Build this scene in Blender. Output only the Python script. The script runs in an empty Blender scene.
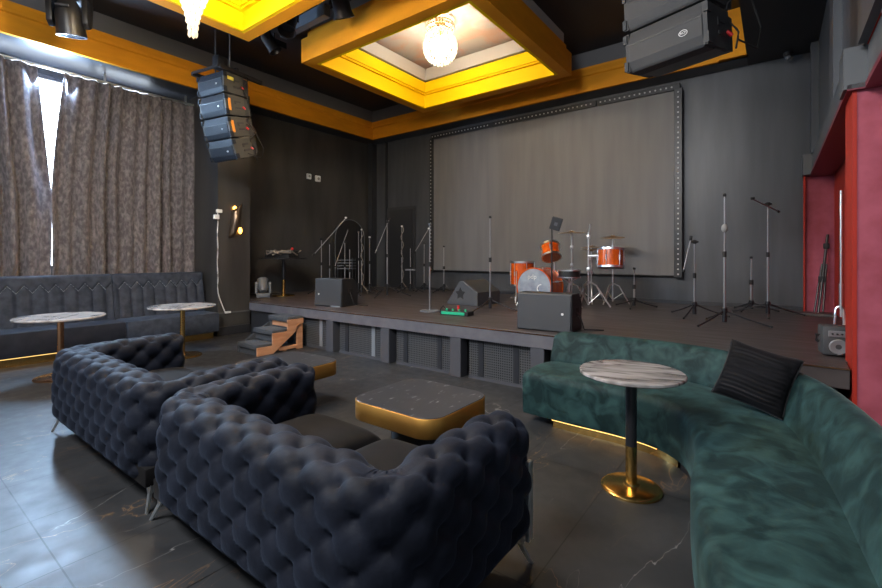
import bpy, bmesh, math, random
from mathutils import Vector, Matrix
random.seed(7)
PI = math.pi
SC = bpy.context.scene
COL = SC.collection
STAGE = 0.63

# ------------------------------------------------------------------ materials
def lin(c):
    return tuple(((x/255.0)/12.92 if x/255.0 <= 0.04045 else ((x/255.0+0.055)/1.055)**2.4) for x in c)

def M(name, base, rough=0.5, metal=0.0, c2=None, scale=5.0, detail=4.0, lo=0.35, hi=0.65, stretch=(1, 1, 1), dist=0.0,
      bump=0.0, bscale=60.0, bstretch=(1, 1, 1), sheen=0.0, sheen_tint=None, sheen_rough=0.4, coat=0.0, emit=None, spec=0.5, rough2=None):
    m = bpy.data.materials.new(name); m.use_nodes = True
    nt = m.node_tree; N = nt.nodes; L = nt.links
    b = N['Principled BSDF']
    b.inputs['Base Color'].default_value = (*base, 1)
    b.inputs['Roughness'].default_value = rough
    b.inputs['Metallic'].default_value = metal
    b.inputs['Specular IOR Level'].default_value = spec
    b.inputs['Coat Weight'].default_value = coat
    b.inputs['Coat Roughness'].default_value = 0.15
    if sheen:
        b.inputs['Sheen Weight'].default_value = sheen
        b.inputs['Sheen Roughness'].default_value = sheen_rough
        b.inputs['Sheen Tint'].default_value = (*(sheen_tint or (1, 1, 1)), 1)
    if emit:
        b.inputs['Emission Color'].default_value = (*emit[0], 1)
        b.inputs['Emission Strength'].default_value = emit[1]
    tc = N.new('ShaderNodeTexCoord')
    if c2 is not None:
        mp = N.new('ShaderNodeMapping'); mp.inputs['Scale'].default_value = stretch
        L.new(tc.outputs['Object'], mp.inputs['Vector'])
        nz = N.new('ShaderNodeTexNoise'); nz.inputs['Scale'].default_value = scale
        nz.inputs['Detail'].default_value = detail; nz.inputs['Distortion'].default_value = dist
        L.new(mp.outputs['Vector'], nz.inputs['Vector'])
        r = N.new('ShaderNodeValToRGB')
        r.color_ramp.elements[0].position = lo; r.color_ramp.elements[1].position = hi
        r.color_ramp.elements[0].color = (*base, 1); r.color_ramp.elements[1].color = (*c2, 1)
        L.new(nz.outputs['Fac'], r.inputs['Fac']); L.new(r.outputs['Color'], b.inputs['Base Color'])
        if rough2 is not None:
            mr = N.new('ShaderNodeMapRange'); mr.inputs['From Min'].default_value = lo; mr.inputs['From Max'].default_value = hi
            mr.inputs['To Min'].default_value = rough; mr.inputs['To Max'].default_value = rough2
            L.new(nz.outputs['Fac'], mr.inputs['Value']); L.new(mr.outputs['Result'], b.inputs['Roughness'])
    if bump:
        mp2 = N.new('ShaderNodeMapping'); mp2.inputs['Scale'].default_value = bstretch
        L.new(tc.outputs['Object'], mp2.inputs['Vector'])
        n2 = N.new('ShaderNodeTexNoise'); n2.inputs['Scale'].default_value = bscale; n2.inputs['Detail'].default_value = 3
        L.new(mp2.outputs['Vector'], n2.inputs['Vector'])
        bp = N.new('ShaderNodeBump'); bp.inputs['Strength'].default_value = bump; bp.inputs['Distance'].default_value = 0.01
        L.new(n2.outputs['Fac'], bp.inputs['Height']); L.new(bp.outputs['Normal'], b.inputs['Normal'])
    return m

def floor_material():  # dark stone with fine veins
    m = bpy.data.materials.new('dark stone tiles'); m.use_nodes = True
    nt = m.node_tree; N = nt.nodes; L = nt.links; b = N['Principled BSDF']
    tc = N.new('ShaderNodeTexCoord')
    nz = N.new('ShaderNodeTexNoise'); nz.inputs['Scale'].default_value = 1.6; nz.inputs['Detail'].default_value = 8
    nz.inputs['Distortion'].default_value = 0.6
    L.new(tc.outputs['Object'], nz.inputs['Vector'])
    r = N.new('ShaderNodeValToRGB')
    r.color_ramp.elements[0].position = 0.3; r.color_ramp.elements[0].color = (0.017, 0.0175, 0.019, 1)
    r.color_ramp.elements[1].position = 0.75; r.color_ramp.elements[1].color = (0.038, 0.038, 0.039, 1)
    L.new(nz.outputs['Fac'], r.inputs['Fac'])
    # thin pale and rust veins: the band where a distorted noise crosses one half
    def vein(scale, width, seedoff, color, prev):
        mp = N.new('ShaderNodeMapping'); mp.inputs['Location'].default_value = (seedoff, seedoff*0.7, 0)
        mp.inputs['Rotation'].default_value = (0, 0, seedoff)
        mp.inputs['Scale'].default_value = (1, 0.35, 1)
        L.new(tc.outputs['Object'], mp.inputs['Vector'])
        n = N.new('ShaderNodeTexNoise'); n.inputs['Scale'].default_value = scale; n.inputs['Detail'].default_value = 5
        n.inputs['Distortion'].default_value = 1.2
        L.new(mp.outputs['Vector'], n.inputs['Vector'])
        a = N.new('ShaderNodeMath'); a.operation = 'SUBTRACT'; a.inputs[1].default_value = 0.5
        L.new(n.outputs['Fac'], a.inputs[0])
        ab = N.new('ShaderNodeMath'); ab.operation = 'ABSOLUTE'; L.new(a.outputs[0], ab.inputs[0])
        mr = N.new('ShaderNodeMapRange'); mr.inputs['From Min'].default_value = 0; mr.inputs['From Max'].default_value = width
        mr.inputs['To Min'].default_value = 1; mr.inputs['To Max'].default_value = 0
        L.new(ab.outputs[0], mr.inputs['Value'])
        # break the veins up
        n3 = N.new('ShaderNodeTexNoise'); n3.inputs['Scale'].default_value = 2.3
        L.new(mp.outputs['Vector'], n3.inputs['Vector'])
        mr3 = N.new('ShaderNodeMapRange'); mr3.inputs['From Min'].default_value = 0.46; mr3.inputs['From Max'].default_value = 0.64
        L.new(n3.outputs['Fac'], mr3.inputs['Value'])
        mu = N.new('ShaderNodeMath'); mu.operation = 'MULTIPLY'
        L.new(mr.outputs['Result'], mu.inputs[0]); L.new(mr3.outputs['Result'], mu.inputs[1])
        mx = N.new('ShaderNodeMix'); mx.data_type = 'RGBA'
        L.new(mu.outputs[0], mx.inputs[0]); L.new(prev, mx.inputs[6]); mx.inputs[7].default_value = (*color, 1)
        return mx.outputs[2]
    c = vein(2.6, 0.0055, 1.3, (0.19, 0.11, 0.055), r.outputs['Color'])
    c = vein(1.0, 0.0028, 4.1, (0.20, 0.19, 0.18), c)
    mp = N.new('ShaderNodeMapping'); mp.inputs['Location'].default_value = (2.66, -0.59, 0)
    L.new(tc.outputs['Object'], mp.inputs['Vector'])
    br = N.new('ShaderNodeTexBrick'); br.offset = 0.0
    br.inputs['Scale'].default_value = 1.0; br.inputs['Brick Width'].default_value = 0.6; br.inputs['Row Height'].default_value = 1.2
    br.inputs['Mortar Size'].default_value = 0.0036; br.inputs['Mortar Smooth'].default_value = 0.1
    L.new(mp.outputs['Vector'], br.inputs['Vector'])
    mx = N.new('ShaderNodeMix'); mx.data_type = 'RGBA'
    L.new(br.outputs['Fac'], mx.inputs[0]); L.new(c, mx.inputs[6]); mx.inputs[7].default_value = (0.006, 0.006, 0.007, 1)
    L.new(mx.outputs[2], b.inputs['Base Color'])
    n4 = N.new('ShaderNodeTexNoise'); n4.inputs['Scale'].default_value = 9; n4.inputs['Detail'].default_value = 6
    L.new(tc.outputs['Object'], n4.inputs['Vector'])
    mr = N.new('ShaderNodeMapRange'); mr.inputs['From Min'].default_value = 0.3; mr.inputs['From Max'].default_value = 0.7
    mr.inputs['To Min'].default_value = 0.40; mr.inputs['To Max'].default_value = 0.52
    L.new(n4.outputs['Fac'], mr.inputs['Value']); L.new(mr.outputs['Result'], b.inputs['Roughness'])
    b.inputs['Specular IOR Level'].default_value = 0.42
    return m

def perforated_material():
    m = bpy.data.materials.new('perforated dark metal'); m.use_nodes = True
    nt = m.node_tree; N = nt.nodes; L = nt.links; b = N['Principled BSDF']
    tc = N.new('ShaderNodeTexCoord'); sp = N.new('ShaderNodeSeparateXYZ'); L.new(tc.outputs['Object'], sp.inputs[0])
    outs = []
    for ax in ('X', 'Z'):
        mu = N.new('ShaderNodeMath'); mu.operation = 'MULTIPLY'; mu.inputs[1].default_value = 2*PI/0.028
        L.new(sp.outputs[ax], mu.inputs[0])
        s = N.new('ShaderNodeMath'); s.operation = 'SINE'; L.new(mu.outputs[0], s.inputs[0]); outs.append(s.outputs[0])
    ad = N.new('ShaderNodeMath'); ad.operation = 'ADD'; L.new(outs[0], ad.inputs[0]); L.new(outs[1], ad.inputs[1])
    r = N.new('ShaderNodeValToRGB')
    r.color_ramp.elements[0].position = 0.45; r.color_ramp.elements[0].color = (0.085, 0.088, 0.095, 1)
    r.color_ramp.elements[1].position = 0.75; r.color_ramp.elements[1].color = (0.012, 0.012, 0.013, 1)
    L.new(ad.outputs[0], r.inputs['Fac']); L.new(r.outputs['Color'], b.inputs['Base Color'])
    b.inputs['Roughness'].default_value = 0.4; b.inputs['Metallic'].default_value = 0.3
    return m

mt = {}
mt['floor'] = floor_material()
mt['perf'] = perforated_material()
mt['wall'] = M('charcoal painted wall', (0.044, 0.047, 0.054), 0.42, c2=(0.064, 0.068, 0.076), scale=1.5, detail=6, stretch=(3, 3, 0.35), bump=0.05, bscale=30)
mt['wall_brown'] = M('dark bronze lacquered wall', (0.030, 0.029, 0.029), 0.32, c2=(0.050, 0.048, 0.046), scale=1.4, detail=5, stretch=(2, 2, 0.4))
mt['wall_dark'] = M('near black wall', (0.022, 0.023, 0.027), 0.4)
mt['ceiling'] = M('black ceiling', (0.022, 0.020, 0.021), 0.5)
mt['soffit'] = M('dark soffit', (0.045, 0.048, 0.056), 0.35)
mt['grey_band'] = M('grey ceiling band', (0.12, 0.12, 0.125), 0.6)
mt['orange'] = M('ochre moulding', (0.72, 0.285, 0.014), 0.55, c2=(0.64, 0.25, 0.014), scale=2, detail=3, stretch=(1, 1, 4), spec=0.12)
mt['yellow'] = M('golden yellow cove', (0.88, 0.56, 0.004), 0.6, spec=0.08)
mt['cream'] = M('pearl plaster', (0.47, 0.42, 0.38), 0.5, c2=(0.54, 0.34, 0.25), scale=1.8, detail=4, dist=1.5, lo=0.4, hi=0.62, spec=0.2)
mt['white_tier'] = M('pale cornice', (0.40, 0.38, 0.355), 0.55, spec=0.2)
mt['deck'] = M('dark stage boards', (0.042, 0.032, 0.030), 0.34, c2=(0.066, 0.051, 0.047), scale=3, detail=5, stretch=(0.6, 5, 1), rough2=0.46)
mt['fascia'] = M('painted stage edge', (0.090, 0.088, 0.105), 0.45, c2=(0.12, 0.117, 0.13), scale=6, detail=5)
mt['post'] = M('painted stage post', (0.062, 0.062, 0.072), 0.5)
mt['strip'] = M('dark label strip', (0.02, 0.021, 0.026), 0.4)
mt['silver_strip'] = M('grey label strip', (0.28, 0.30, 0.33), 0.35, metal=0.4)
mt['screen'] = M('grey projection cloth', (0.128, 0.126, 0.127), 0.55, c2=(0.148, 0.146, 0.147), scale=2, detail=4, stretch=(3, 1, 0.3))
mt['frame_blk'] = M('black screen frame', (0.015, 0.015, 0.016), 0.4)
mt['dots'] = M('pale perforation', (0.42, 0.42, 0.41), 0.5)
mt['curtain'] = M('crushed taupe velvet', (0.078, 0.070, 0.075), 0.85, c2=(0.215, 0.195, 0.202), scale=20, detail=12, lo=0.40, hi=0.72, stretch=(1, 1, 0.55), sheen=0.2, sheen_tint=(0.95, 0.88, 0.92), sheen_rough=0.7, dist=0.25, spec=0.04)
mt['bench'] = M('slate blue velvet', (0.022, 0.028, 0.042), 0.7, c2=(0.042, 0.051, 0.074), scale=9, detail=6, sheen=0.12, sheen_tint=(0.6, 0.75, 1.0), spec=0.2)
mt['bench_dark'] = M('dark slate velvet', (0.010, 0.012, 0.020), 0.7, c2=(0.018, 0.021, 0.032), scale=6, detail=5, sheen=0.10, sheen_tint=(0.6, 0.75, 1.0), spec=0.2)
mt['tuft'] = M('midnight velvet', (0.0028, 0.0034, 0.0066), 0.65, c2=(0.0090, 0.0110, 0.0185), scale=7, detail=6, sheen=0.055, sheen_tint=(0.50, 0.66, 1.0), sheen_rough=0.5, bump=0.18, bscale=45, spec=0.14)
mt['seatv'] = M('dark brown velvet', (0.0055, 0.0050, 0.0052), 0.7, c2=(0.010, 0.0088, 0.0088), scale=8, sheen=0.03, spec=0.12)
mt['green'] = M('crushed green velvet', (0.0045, 0.0165, 0.017), 0.65, c2=(0.024, 0.060, 0.058), scale=7, detail=12, lo=0.40, hi=0.66, dist=0.9, sheen=0.10, sheen_tint=(0.6, 0.95, 0.9), bump=0.08, bscale=25, spec=0.2)
mt['cushion'] = M('black ribbed plush', (0.003, 0.003, 0.0036), 0.7, c2=(0.010, 0.0095, 0.011), scale=30, detail=4, stretch=(0.12, 1, 1), sheen=0.03, sheen_tint=(.8, .8, .9), spec=0.12)
mt['brass'] = M('brushed brass', (0.72, 0.46, 0.15), 0.22, metal=1.0, c2=(0.62, 0.38, 0.12), scale=20, stretch=(1, 1, 0.1))
mt['bronze'] = M('antique bronze band', (0.48, 0.26, 0.06), 0.55, metal=0.9, c2=(0.38, 0.19, 0.045), scale=3, detail=5)
mt['copper'] = M('copper pole', (0.62, 0.33, 0.17), 0.22, metal=1.0)
mt['blackmetal'] = M('satin black metal', (0.012, 0.012, 0.014), 0.32, spec=0.6)
mt['chrome'] = M('chrome', (0.86, 0.87, 0.88), 0.28, metal=1.0)
mt['steel'] = M('polished leg steel', (0.80, 0.84, 0.84), 0.3, metal=1.0)
mt['black_marble'] = M('black flecked marble', (0.036, 0.037, 0.042), 0.28, c2=(0.42, 0.41, 0.40), scale=14, detail=9, lo=0.61, hi=0.74, stretch=(2.2, 0.7, 1), dist=0.3)
mt['marble'] = M('grey veined marble', (0.36, 0.335, 0.32), 0.2, c2=(0.085, 0.07, 0.06), scale=3.4, detail=10, lo=0.36, hi=0.62, stretch=(0.9, 4.5, 1), dist=0.7)
mt['marble_pale'] = M('pale veined marble', (0.42, 0.39, 0.37), 0.2, c2=(0.16, 0.145, 0.135), scale=3.0, detail=9, lo=0.42, hi=0.72, stretch=(2.6, 1, 1), dist=1.2)
mt['spk'] = M('dark speaker grille', (0.036, 0.038, 0.043), 0.5, bump=0.25, bscale=300)
mt['spk_grey'] = M('grey speaker grille', (0.038, 0.038, 0.039), 0.55, bump=0.25, bscale=300, spec=0.22)
mt['spk_blue'] = M('slate speaker grille', (0.011, 0.0145, 0.022), 0.55, bump=0.25, bscale=300, spec=0.22)
mt['spk_side'] = M('grey speaker end plate', (0.055, 0.052, 0.045), 0.55, spec=0.3)
mt['spk_blk'] = M('black speaker casing', (0.014, 0.014, 0.015), 0.45)
mt['white'] = M('white plastic', (0.75, 0.75, 0.73), 0.4)
mt['red_plug'] = M('red plug', (0.5, 0.02, 0.02), 0.4)
mt['amber'] = M('amber sticker', (0.75, 0.27, 0.02), 0.5)
mt['yellow_tag'] = M('yellow tag', (0.75, 0.6, 0.08), 0.5)
mt['red_wall'] = M('raspberry velvet panel', (0.29, 0.058, 0.080), 0.6, c2=(0.37, 0.084, 0.116), scale=7, detail=6, sheen=0.15, sheen_tint=(1, .6, .6), spec=0.2)
mt['red_edge'] = M('vermilion edge', (0.36, 0.026, 0.014), 0.5, spec=0.25)
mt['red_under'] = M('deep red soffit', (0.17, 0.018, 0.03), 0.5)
mt['beam'] = M('grey painted beam', (0.085, 0.088, 0.092), 0.5)
mt['ply'] = M('raw plywood', (0.52, 0.26, 0.135), 0.6, c2=(0.42, 0.19, 0.09), scale=5, detail=5, stretch=(1, 1, 5))
mt['carpet'] = M('grey carpet tread', (0.055, 0.058, 0.064), 0.95, c2=(0.035, 0.037, 0.042), scale=60, bump=0.3, bscale=200)
mt['drum'] = M('orange lacquered drum shell', (0.72, 0.125, 0.008), 0.18, c2=(0.48, 0.06, 0.005), scale=6, detail=4, stretch=(1, 1, 0.3), coat=0.6)
mt['drumhead'] = M('translucent grey drumhead', (0.21, 0.24, 0.29), 0.35, c2=(0.34, 0.38, 0.43), scale=7, detail=6)
mt['clearhead'] = M('smoky drumhead', (0.30, 0.13, 0.07), 0.3)
mt['cymbal'] = M('bronze cymbal', (0.62, 0.36, 0.16), 0.28, metal=1.0)
mt['mesh_grey'] = M('grey microphone foam', (0.30, 0.29, 0.27), 0.8)
mt['green_case'] = M('green pedal case', (0.02, 0.42, 0.22), 0.35)
mt['rubber'] = M('black rubber', (0.012, 0.012, 0.012), 0.7)
mt['cablem'] = M('grey cable', (0.19, 0.165, 0.14), 0.6)
mt['plank'] = M('dark plank', (0.07, 0.06, 0.055), 0.6)
mt['amp'] = M('dark grey amplifier vinyl', (0.048, 0.05, 0.052), 0.6)
mt['ampface'] = M('pale control panel', (0.17, 0.17, 0.175), 0.4)
mt['lens'] = M('lamp lens', (0.25, 0.27, 0.30), 0.06, metal=0.6)
mt['fixture'] = M('black lamp housing', (0.018, 0.018, 0.02), 0.35)
mt['fixture_grey'] = M('grey lamp housing', (0.10, 0.11, 0.125), 0.4)
mt['crystal'] = M('lit crystal', (0.30, 0.27, 0.22), 0.1, emit=((1.0, 0.78, 0.52), 0.8))
mt['core'] = M('lamp core', (1, 0.9, 0.7), 0.4, emit=((1.0, 0.88, 0.70), 120.0))
mt['core_front'] = M('front lamp core', (1, 0.9, 0.7), 0.4, emit=((1.0, 0.85, 0.64), 210.0))
mt['crystal_front'] = M('brightly lit crystal', (0.30, 0.27, 0.22), 0.1, emit=((1.0, 0.78, 0.48), 1.2))
mt['crystal_dim'] = M('crystal crown', (0.40, 0.36, 0.30), 0.08, emit=((1.0, 0.80, 0.55), 0.5))
mt['led'] = M('warm light strip', (1, 0.7, 0.3), 0.4, emit=((1.0, 0.60, 0.16), 2.4))
mt['spk_mid'] = M('mid grey speaker casing', (0.062, 0.065, 0.072), 0.5)
mt['led_dim'] = M('dim warm strip', (1, 0.7, 0.3), 0.4, emit=((1.0, 0.62, 0.18), 1.6))
mt['stitch'] = M('pale seam', (0.15, 0.17, 0.21), 0.6)
mt['standm'] = M('grey stand tube', (0.30, 0.30, 0.31), 0.35, metal=0.7)
mt['sky'] = M('bright overcast sky', (0.8, 0.88, 1.0), 0.5, emit=((0.80, 0.90, 1.0), 9.0))
mt['glow'] = M('sconce lamp', (1, 0.6, 0.2), 0.4, emit=((1.0, 0.42, 0.06), 9.0))
mt['sconce'] = M('bronze sconce shell', (0.12, 0.085, 0.06), 0.3, metal=0.8)
mt['door'] = M('black door leaf', (0.020, 0.021, 0.024), 0.35)
mt['doorframe'] = M('dark door frame', (0.032, 0.032, 0.036), 0.4)

# ------------------------------------------------------------------ geometry helpers
class MB:
    def __init__(s): s.bm = bmesh.new()
    def box(s, c, size, rot=None, bevel=0.0, seg=2):
        r = bmesh.ops.create_cube(s.bm, size=1.0)
        vs = r['verts']
        mat = Matrix.Translation(Vector(c)) @ (rot.to_4x4() if rot is not None else Matrix.Identity(4)) @ Matrix.Diagonal((*size, 1))
        bmesh.ops.transform(s.bm, matrix=mat, verts=vs)
        if bevel:
            es = list({e for v in vs for e in v.link_edges})
            bmesh.ops.bevel(s.bm, geom=es, offset=bevel, segments=seg, affect='EDGES', profile=0.5)
        return s
    def span(s, a, b, bevel=0.0):
        return s.box([(a[i]+b[i])/2 for i in range(3)], [abs(b[i]-a[i]) for i in range(3)], bevel=bevel)
    def cyl(s, p0, p1, r0, r1=None, seg=16, caps=True):
        p0 = Vector(p0); p1 = Vector(p1); r1 = r0 if r1 is None else r1
        d = p1-p0; ln = d.length
        q = d.to_track_quat('Z', 'Y').to_matrix().to_4x4()
        r = bmesh.ops.create_cone(s.bm, cap_ends=caps, segments=seg, radius1=r0, radius2=max(r1, 1e-5), depth=ln)
        bmesh.ops.transform(s.bm, matrix=Matrix.Translation((p0+p1)/2) @ q, verts=r['verts'])
        return s
    def sphere(s, c, r, scale=(1, 1, 1), u=16, v=10):
        q = bmesh.ops.create_uvsphere(s.bm, u_segments=u, v_segments=v, radius=r)
        bmesh.ops.transform(s.bm, matrix=Matrix.Translation(Vector(c)) @ Matrix.Diagonal((*scale, 1)), verts=q['verts'])
        return s
    def ico(s, c, r, scale=(1, 1, 1)):
        q = bmesh.ops.create_icosphere(s.bm, subdivisions=1, radius=r)
        bmesh.ops.transform(s.bm, matrix=Matrix.Translation(Vector(c)) @ Matrix.Diagonal((*scale, 1)), verts=q['verts'])
        return s
    def tube(s, pts, r, seg=8):
        pts = [Vector(p) for p in pts]; rings = []
        up = Vector((0, 0, 1))
        for i, p in enumerate(pts):
            d = (pts[min(i+1, len(pts)-1)]-pts[max(i-1, 0)]).normalized()
            a = d.cross(up)
            if a.length < 1e-3: a = d.cross(Vector((1, 0, 0)))
            a.normalize(); b = d.cross(a).normalized()
            rings.append([s.bm.verts.new(p+r*(math.cos(2*PI*k/seg)*a+math.sin(2*PI*k/seg)*b)) for k in range(seg)])
        for i in range(len(rings)-1):
            for k in range(seg):
                s.bm.faces.new((rings[i][k], rings[i][(k+1) % seg], rings[i+1][(k+1) % seg], rings[i+1][k]))
        for rg in (rings[0], rings[-1]):
            s.bm.faces.new(rg)
        return s
    def lathe(s, prof, c=(0, 0, 0), seg=40, mat=None):
        rings = []; T = mat or Matrix.Identity(4); c = Vector(c)
        for r, z in prof:
            if r < 1e-5: rings.append([s.bm.verts.new(c+(T @ Vector((0, 0, z))))])
            else: rings.append([s.bm.verts.new(c+(T @ Vector((r*math.cos(2*PI*k/seg), r*math.sin(2*PI*k/seg), z)))) for k in range(seg)])
        for a, b in zip(rings, rings[1:]):
            for k in range(seg):
                k2 = (k+1) % seg
                if len(a) == 1 and len(b) == 1: continue
                if len(a) == 1: s.bm.faces.new((a[0], b[k2], b[k]))
                elif len(b) == 1: s.bm.faces.new((a[k], a[k2], b[0]))
                else: s.bm.faces.new((a[k], a[k2], b[k2], b[k]))
        return s
    def prism(s, poly, axis, a, b, bevel=0.0):
        # poly in the two other axes, extruded along axis from a to b
        def P(p, w):
            v = [0, 0, 0]; o = [i for i in range(3) if i != axis]
            v[o[0]] = p[0]; v[o[1]] = p[1]; v[axis] = w; return v
        A = [s.bm.verts.new(P(p, a)) for p in poly]; B = [s.bm.verts.new(P(p, b)) for p in poly]
        n = len(poly); fs = [s.bm.faces.new(A), s.bm.faces.new(B)]
        for i in range(n): fs.append(s.bm.faces.new((A[i], A[(i+1) % n], B[(i+1) % n], B[i])))
        if bevel:
            es = list({e for f in fs for e in f.edges})
            bmesh.ops.bevel(s.bm, geom=es, offset=bevel, segments=2, affect='EDGES', profile=0.5)
        return s
    def grid(s, rows, close_u=False):
        V = [[s.bm.verts.new(p) for p in row] for row in rows]
        for i in range(len(V)-1):
            n = len(V[i])
            for k in range(n if close_u else n-1):
                s.bm.faces.new((V[i][k], V[i][(k+1) % n], V[i+1][(k+1) % n], V[i+1][k]))
        return s
    def build(s, name, m, parent=None, smooth=True, loc=None, ang=0.6):
        bmesh.ops.remove_doubles(s.bm, verts=s.bm.verts, dist=1e-5)
        bmesh.ops.recalc_face_normals(s.bm, faces=s.bm.faces)
        me = bpy.data.meshes.new(name)
        if loc is not None: bmesh.ops.translate(s.bm, vec=-Vector(loc), verts=s.bm.verts)
        s.bm.to_mesh(me); s.bm.free()
        o = bpy.data.objects.new(name, me); COL.objects.link(o)
        me.materials.append(mt[m])
        if smooth:
            me.polygons.foreach_set('use_smooth', [True]*len(me.polygons)); me.set_sharp_from_angle(angle=ang)
        if parent is not None: o.parent = parent
        if loc is not None: o.location = loc
        return o

def thing(name, label, cat, loc=(0, 0, 0), rz=0.0, group=None):
    o = bpy.data.objects.new(name, None); COL.objects.link(o)
    o.empty_display_size = 0.1
    o.location = loc; o.rotation_euler = (0, 0, rz)
    o['label'] = label; o['category'] = cat
    if group: o['group'] = group
    return o
def tag(o, label, cat, group=None):
    o['label'] = label; o['category'] = cat
    if group: o['group'] = group
    return o
def struct(name, mb, m, parent=None, **k):
    o = mb.build(name, m, parent, **k)
    if parent is None: o['kind'] = 'structure'
    return o
def text_part(name, body, size, m, parent, loc, rot, extr=0.002):
    cu = bpy.data.curves.new(name, 'FONT'); cu.body = body; cu.size = size; cu.extrude = extr
    cu.align_x = 'CENTER'; cu.align_y = 'CENTER'
    t = bpy.data.objects.new(name, cu); COL.objects.link(t)
    dg = bpy.context.evaluated_depsgraph_get()
    me = bpy.data.meshes.new_from_object(t.evaluated_get(dg))
    bpy.data.objects.remove(t); bpy.data.curves.remove(cu)
    o = bpy.data.objects.new(name, me); COL.objects.link(o)
    me.materials.clear(); me.materials.append(mt[m])
    o.parent = parent; o.location = loc; o.rotation_euler = rot
    return o

def copy_thing(root, loc=None, rz=None, label=None):
    c = root.copy(); COL.objects.link(c)
    for ch in list(root.children):
        d = ch.copy(); COL.objects.link(d); d.parent = c
        for g in list(ch.children):
            e = g.copy(); COL.objects.link(e); e.parent = d
    if loc is not None: c.location = loc
    if rz is not None: c.rotation_euler = (0, 0, rz)
    if label: c['label'] = label
    return c

def smooth_curve(pts, n):
    # Catmull-Rom through 2-D points, resampled evenly
    P = [Vector(p) for p in pts]; P = [2*P[0]-P[1]]+P+[2*P[-1]-P[-2]]
    out = []
    for i in range(1, len(P)-2):
        for k in range(24):
            t = k/24.0
            a, b, c, d = P[i-1], P[i], P[i+1], P[i+2]
            out.append(0.5*((2*b)+(-a+c)*t+(2*a-5*b+4*c-d)*t*t+(-a+3*b-3*c+d)*t**3))
    out.append(P[-2])
    return resample(out, n)
def resample(pts, n):
    L = [0.0]
    for a, b in zip(pts, pts[1:]): L.append(L[-1]+(b-a).length)
    res = []; j = 0
    for i in range(n):
        t = L[-1]*i/(n-1)
        while j < len(L)-2 and L[j+1] < t: j += 1
        f = (t-L[j])/max(L[j+1]-L[j], 1e-9)
        res.append(pts[j].lerp(pts[j+1], min(max(f, 0), 1)))
    return res

# ------------------------------------------------------------------ room shell
XL, XS, YB, XP = -9.5, -9.03, 8.79, -8.15     # window wall, stage side wall, back wall, pillar face
ZS, ZC = 4.57, 5.32                           # soffit underside, black ceiling
Y0 = -2.4
struct('floor', MB().span((XL, Y0, -0.1), (2.4, YB, 0.0)), 'floor', smooth=False)
struct('ceiling', MB().span((XL, Y0, ZC+0.55), (2.4, YB, ZC+0.65)), 'ceiling', smooth=False)
# black ceiling slab with the two coffer openings left open
CX0, CX1 = -6.15, -2.82
COF = [(4.40, 7.52), (0.40, 3.50)]
IX0, IX1 = -5.98, -3.03
mb = MB()
mb.span((XL, Y0, ZC), (CX0+0.1, YB, ZC+0.1)); mb.span((CX1-0.1, Y0, ZC), (2.4, YB, ZC+0.1))
prev = Y0
for (a, b) in sorted(COF):
    mb.span((CX0+0.1, prev, ZC), (CX1-0.1, a+0.1, ZC+0.1)); prev = b-0.1
mb.span((CX0+0.1, prev, ZC), (CX1-0.1, YB, ZC+0.1))
struct('trim_1', mb, 'ceiling', smooth=False)
# walls
struct('wall_back', MB().span((XS-0.1, YB, 0), (0.80, YB+0.1, ZC)), 'wall', smooth=False)
struct('wall_stage_left', MB().span((XS-0.12, 4.66, 0), (XS, YB, ZC)), 'wall_brown', smooth=False)
WY0, WY1, WZ0, WZ1 = 0.3, 3.5, 1.25, 4.42
mb = MB()
mb.span((XL-0.1, Y0, 0), (XL, WY0, ZC)); mb.span((XL-0.1, WY1, 0), (XL, 4.04, ZC))
mb.span((XL-0.1, WY0, 0), (XL, WY1, WZ0)); mb.span((XL-0.1, WY0, WZ1), (XL, WY1, ZC))
struct('wall_left', mb, 'wall_dark', smooth=False)
wf = MB()
for y in (WY0+0.03, 1.25, 2.55, WY1-0.03): wf.span((XL-0.08, y-0.03, WZ0), (XL-0.02, y+0.03, WZ1))
for z in (WZ0+0.03, 2.2, WZ1-0.03): wf.span((XL-0.08, WY0, z-0.03), (XL-0.02, WY1, z+0.03))
w1 = struct('window_1', wf, 'doorframe', smooth=False)
# pillar
pil = struct('wall_pillar', MB().span((XL, 4.04, 0), (XP, 4.66, ZS-0.002)), 'wall_brown', smooth=False)
struct('baseboard_left', MB().span((XP, 4.02, 0), (XP+0.025, 4.66, 0.16), bevel=0.004).span((XL+0.9, 4.015, 0), (XP+0.025, 4.04, 0.16), bevel=0.004), 'wall_dark', smooth=False)
struct('trim_2', MB().span((XP, 4.04, 0.40), (XP+0.012, 4.66, 0.425)), 'beam', smooth=False)
# soffits
struct('trim_3', MB().span((XL, Y0, ZS), (-8.60, YB, ZC)).span((-8.60, 8.39, ZS), (-0.35, YB, ZC)), 'soffit', smooth=False)
struct('trim_4', MB().span((-0.35, Y0, ZS), (0.60, YB, ZC)), 'ceiling', smooth=False)
def prof_left(x):   # moulding section in X-Z, facing +X
    return [(x-0.02, ZS), (x+0.05, ZS), (x+0.05, ZS+0.28), (x+0.075, ZS+0.30), (x+0.075, ZS+0.34), (x+0.10, ZS+0.40), (x+0.10, ZS+0.44), (x-0.02, ZS+0.44)]
struct('trim_5', MB().prism(prof_left(-8.60), 1, Y0, 8.34), 'orange', smooth=False)
pb = [(8.39-(a+8.60), z) for a, z in prof_left(-8.60)]
struct('trim_6', MB().prism(pb, 0, -8.60, -0.33), 'orange', smooth=False)
struct('trim_7', MB().span((-8.60, Y0, ZS+0.44), (-8.56, 8.35, ZC)).span((-8.56, 8.35, ZS+0.44), (-0.8, 8.39, ZC)), 'grey_band', smooth=False)
struct('trim_8', MB().span((-0.72, 8.28, ZS), (-0.33, 8.40, ZC)), 'orange', smooth=False)
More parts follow.
